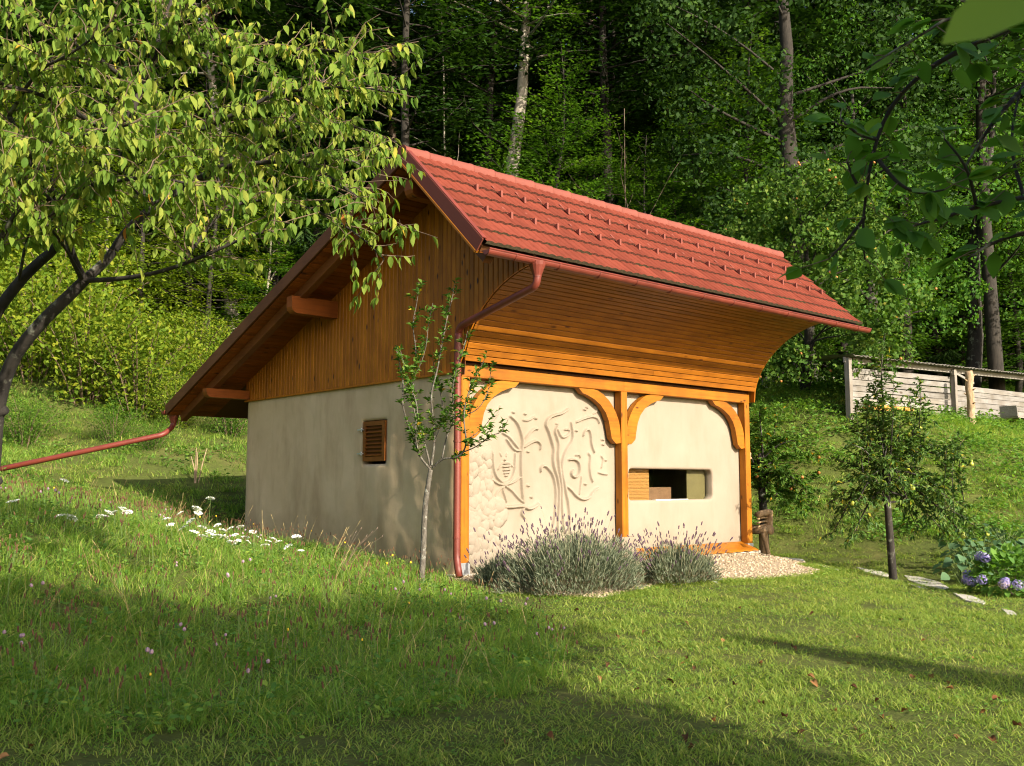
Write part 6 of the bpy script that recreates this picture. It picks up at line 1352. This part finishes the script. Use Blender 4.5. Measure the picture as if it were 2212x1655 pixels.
# low weathered rail behind the house corner on the bank
P1, P2 = at(1650, 838, 29.5), at(1800, 862, 28.5); rt_ = tag(empty('rail_fence', (P1[0], P1[1], gz1(P1[0], P1[1]))), 'dim weathered board rail under the laden apple tree', 'fence'); dv = P2-P1
for k_ in range(3): mb = MB(); q = dv*(k_/2); zq = gz1(P1[0]+q[0], P1[1]+q[1])-gz1(P1[0], P1[1]); mb.bar((q[0], q[1], zq-.2), (0, 0, .75), (.1, 0, 0), (0, .1, 0), .006); mb.build('post', M['grey_wood_z'], rt_)
for h in (.15, .40): mb = MB(); mb.bar((0, -.06, h), (dv[0], dv[1], gz1(P2[0], P2[1])-gz1(P1[0], P1[1])), (-dv[1]*.03/np.linalg.norm(dv), dv[0]*.03/np.linalg.norm(dv), 0), (0, 0, .2), .004); mb.build('board', M['grey_wood'], rt_)
# rustic bench against the right end wall
bx, by = 7.52, .18; rt_ = tag(empty('rustic_bench', (bx, by, gz1(bx, by))), 'rustic log bench peeping out behind the right front post', 'bench')
def log_(name, p, r_, n_=9): mb = MB(); mb.tube(chaikin(p, 1), list(np.linspace(r_[0], r_[1], len(chaikin(p, 1)))), n_); mb.build(name, M['log'], rt_, True)
log_('leg', [(.18, -.08, -.1), (.10, -.05, .2), (.06, .0, .45)], (.045, .04)); log_('leg', [(.42, .22, -.1), (.42, .22, .3), (.40, .22, .52)], (.10, .085)); log_('leg', [(.2, 1.5, -.1), (.15, 1.5, .45)], (.05, .05)); log_('leg', [(.45, 1.5, -.1), (.42, 1.5, .5)], (.07, .06))
log_('armrest', [(-.02, .05, .80), (.20, .08, .83), (.46, .12, .84)], (.06, .07)); log_('arm_post', [(.45, .13, .45), (.47, .13, .65), (.46, .12, .88)], (.085, .08))
log_('seat', [(.12, -.02, .50), (.14, .8, .50), (.13, 1.6, .50)], (.08, .075)); log_('seat', [(.33, -.02, .50), (.34, .8, .51), (.33, 1.6, .50)], (.09, .085))
for k_ in range(3): log_('branch_rail', [(-.02, .06, .56+.08*k_), (.2, .10, .60+.07*k_), (.44, .12, .58+.08*k_)], (.022, .016), 6)
# ---------------------------------------------------------------- small plants of the meadow
def umbel_mesh(seed):
    g = np.random.default_rng(seed); n_ = 46; a = np.arange(n_)*2.39996; r_ = np.sqrt((np.arange(n_)+.5)/n_); P = np.stack([r_*np.cos(a), r_*np.sin(a), .28-.30*r_**2+g.normal(0, .03, n_)], -1)
    V, F, T = scatter_faces(np.array([(-.5, -.5, 0), (.5, -.5, 0), (.5, .5, 0), (-.5, .5, 0)], float), np.array([[0, 1, 2, 3]]), P, frames(g.normal(0, 1, (n_, 3)), np.array([[0, 0, 1.0]])+g.normal(0, .25, (n_, 3))), g.uniform(.20, .33, n_), np.zeros(n_)); return raw_mesh('flower_head', V, F, M['umbel'])
UM = [umbel_mesh(s) for s in range(4)]
um_px = [(20,1093),(33,1089),(140,1036),(155,1115),(128,1128),(225,1122),(234,1137),(215,1130),(247,1107),(268,1100),(262,1096),(275,1103),(360,1120),(368,1133),(388,1112),(412,1127),(428,1110),(438,1140),(455,1150),(470,1132),(482,1145),(497,1140),(470,1165),(452,1172),(508,1152),(520,1138),(530,1160),(545,1150),(486,1163),(440,1160),(420,1150),(395,1163),(560,1165),(580,1172),(600,1170),(572,1180),(622,1182),(640,1160),(515,1172),(535,1180),(650,1190),(480,1178),(500,1186),(590,1160),(425,1098),(455,1075)]
g_ = random.Random(12)
for i, (u, v) in enumerate(um_px):
    dd = 10.4+.0042*max(0, u-100)+g_.uniform(-.35, .45)
    p = at(u, v+g_.uniform(-4, 4), dd); z = gz1(p[0], p[1]); h = max(p[2]-z, .16)
    if h > .8: h = g_.uniform(.5, .75)
    rt_ = tag(empty('wild_carrot', (p[0], p[1], z)), 'white wild carrot flower on the meadow before the gable', 'flower', 'white umbel flowers in the meadow'); mb = MB(); lx, ly = g_.uniform(-.05, .05), g_.uniform(-.05, .05)
    mb.tube([(-lx, -ly, -.03), (-lx*.4, -ly*.4, h*.55), (0, 0, h)], [.003, .0025, .002], 4)
    for k_ in range(7): a = k_*.9; mb.tube([(0, 0, h-.03), (.022*math.cos(a), .022*math.sin(a), h+.006)], [.001, .001], 3)
    mb.build('stem', M['green_stem'], rt_); o = link('flower_head', UM[i % 4], rt_); s_ = g_.uniform(.040, .066); o.location = (0, 0, h); o.scale = (s_, s_, s_*.8); o.rotation_euler = (g_.uniform(.1, .6), g_.uniform(-.4, .4), g_.uniform(0, 6))
lv = [raw_mesh('fallen_leaf', *big_leaf(1, .6, f_, d_, c_), [M['brown_leaf']], None, True) for f_, d_, c_ in ((.8, .9, .4), (.5, 1.3, -.5), (1.1, .5, .2))]
fl_px = [(1485,1425),(1560,1388),(1500,1450),(1440,1478),(1480,1440),(1640,1440),(1710,1405),(1680,1398),(1745,1470),(1755,1480),(1830,1440),(1838,1492),(2010,1468),(2050,1482),(2060,1500),(1975,1470),(1900,1520),(1905,1560),(1960,1545),(2130,1545),(2160,1520),(1850,1590),(1870,1600),(1930,1585),(1530,1520),(1545,1562),(1590,1490),(2140,1605),(2060,1600),(1690,1560),(1640,1530),(1480,1600),(1500,1625),(1740,1590),(1800,1545),(2190,1580),(1420,1395),(1395,1370),(1250,1325),(1330,1380),(1480,1350),(1600,1322),(1760,1330),(1850,1385),(2000,1390),(2100,1430),(1950,1345),(60,1625),(20,1650),(310,1500),(1180,1600),(1090,1620),(1290,1470),(1310,1440),(1380,1500)]
for i, (u, v) in enumerate(fl_px):
    p = ground_hit(u, v); o = link('fallen_leaf', lv[i % 3]); o.location = (p[0], p[1], p[2]+.035); s_ = g_.uniform(.05, .085); o.scale = (s_, s_, s_); o.rotation_euler = (g_.uniform(-.5, .5), g_.uniform(-.5, .5), g_.uniform(0, 6.28)); tag(o, 'curled brown leaf fallen on the mown lawn', 'leaf', 'fallen leaves on the lawn')
# a few dark dry stalks leaning before the gable, the stump on the slope, lumps of earth at the pipe foot
b = at(735, 1215, 12.6); rt_ = tag(empty('dry_plant', (b[0], b[1], gz1(b[0], b[1]))), 'dark dry flower stalks leaning before the gable plaster', 'plant')
for k_ in range(7):
    mb = MB(); e = np.array([RT[0], RT[1], 0])*(.12+.07*k_)+np.array([0, 0, .46+.05*(k_ % 3)]); mb.tube([(0, 0, -.03), e*.5+np.array([0, 0, .06]), e], [.004, .003, .002], 4); mb.tube([e, e+np.array([.02, 0, .03])], [.007, .004], 5); mb.build('stalk', M['bark_brown'], rt_)
b = at(367, 800, 33.0); mb = MB(); mb.tube([(0, 0, -.3), (0, 0, .05), (0, 0, .35), (0, 0, .50)], [.36, .30, .27, .265], 12); o = mb.build('tree_stump', M['dead_bark'], None, True); o.location = (b[0], b[1], gz1(b[0], b[1])); tag(o, 'pale sawn tree stump on the slope above the back eave', 'stump')
for k_ in range(7):
    me_ = raw_mesh('clod', *pebble(k_+5), [M['log']], None, True); o = link('clod', me_); X, Y = -.32+g_.uniform(-.28, .45), -.36+g_.uniform(-.16, .12); o.location = (X, Y, gz1(X, Y)+.02); s_ = g_.uniform(.03, .065); o.scale = (s_*1.3, s_, s_*.8); o.rotation_euler = (0, 0, g_.uniform(0, 6)); tag(o, 'lump of earth lying at the foot of the downpipe', 'clod', 'lumps of earth at the pipe foot')
b = at(425, 940, 22); rt_ = tag(empty('cut_sapling', (b[0], b[1], gz1(b[0], b[1]))), 'pale cut back sapling stems left of the gable under the eave', 'sapling')
for k_, (dx, dz) in enumerate(((0, .8), (.06, .7), (.30, .8), (-.05, .6))):
    mb = MB(); mb.tube([(dx*.2, 0, -.1), (dx*.5, 0, dz*.5), (dx, .05*k_, dz)], [.016, .012, .008], 5); mb.build('stem', M['dead_bark'], rt_)
# a slim conifer out of the picture behind the camera; its shadow lies across the lawn
x, y = -.85, -17.6; rt_ = tag(empty('columnar_conifer', (x, y, gz1(x, y))), 'slim columnar conifer standing on the lawn behind the viewpoint', 'tree'); gg = np.random.default_rng(3); n_ = 12000; zz = 6.4*gg.uniform(0.04, 1, n_)**1.0; rr = (.85*(1-zz/6.5)**.65+.03)*np.sqrt(gg.uniform(0, 1, n_)); a = gg.uniform(0, 6.283, n_)
P = np.stack([rr*np.cos(a), rr*np.sin(a), zz], -1); V, F, T = scatter_faces(*diamond(1, .5), P, frames(gg.normal(0, 1, (n_, 3))+np.array([0, 0, 1.5]), gg.normal(0, 1, (n_, 3))), gg.uniform(.09, .16, n_), gg.uniform(0, 1, n_)); link('crown', raw_mesh('crown', V, F, M['spruce'], T), rt_); mb = MB(); mb.tube([(0, 0, -.1), (0, 0, 2), (0, 0, 5.0)], [.09, .06, .01], 7); mb.build('trunk', M['bark_brown'], rt_, True)
grass_all()
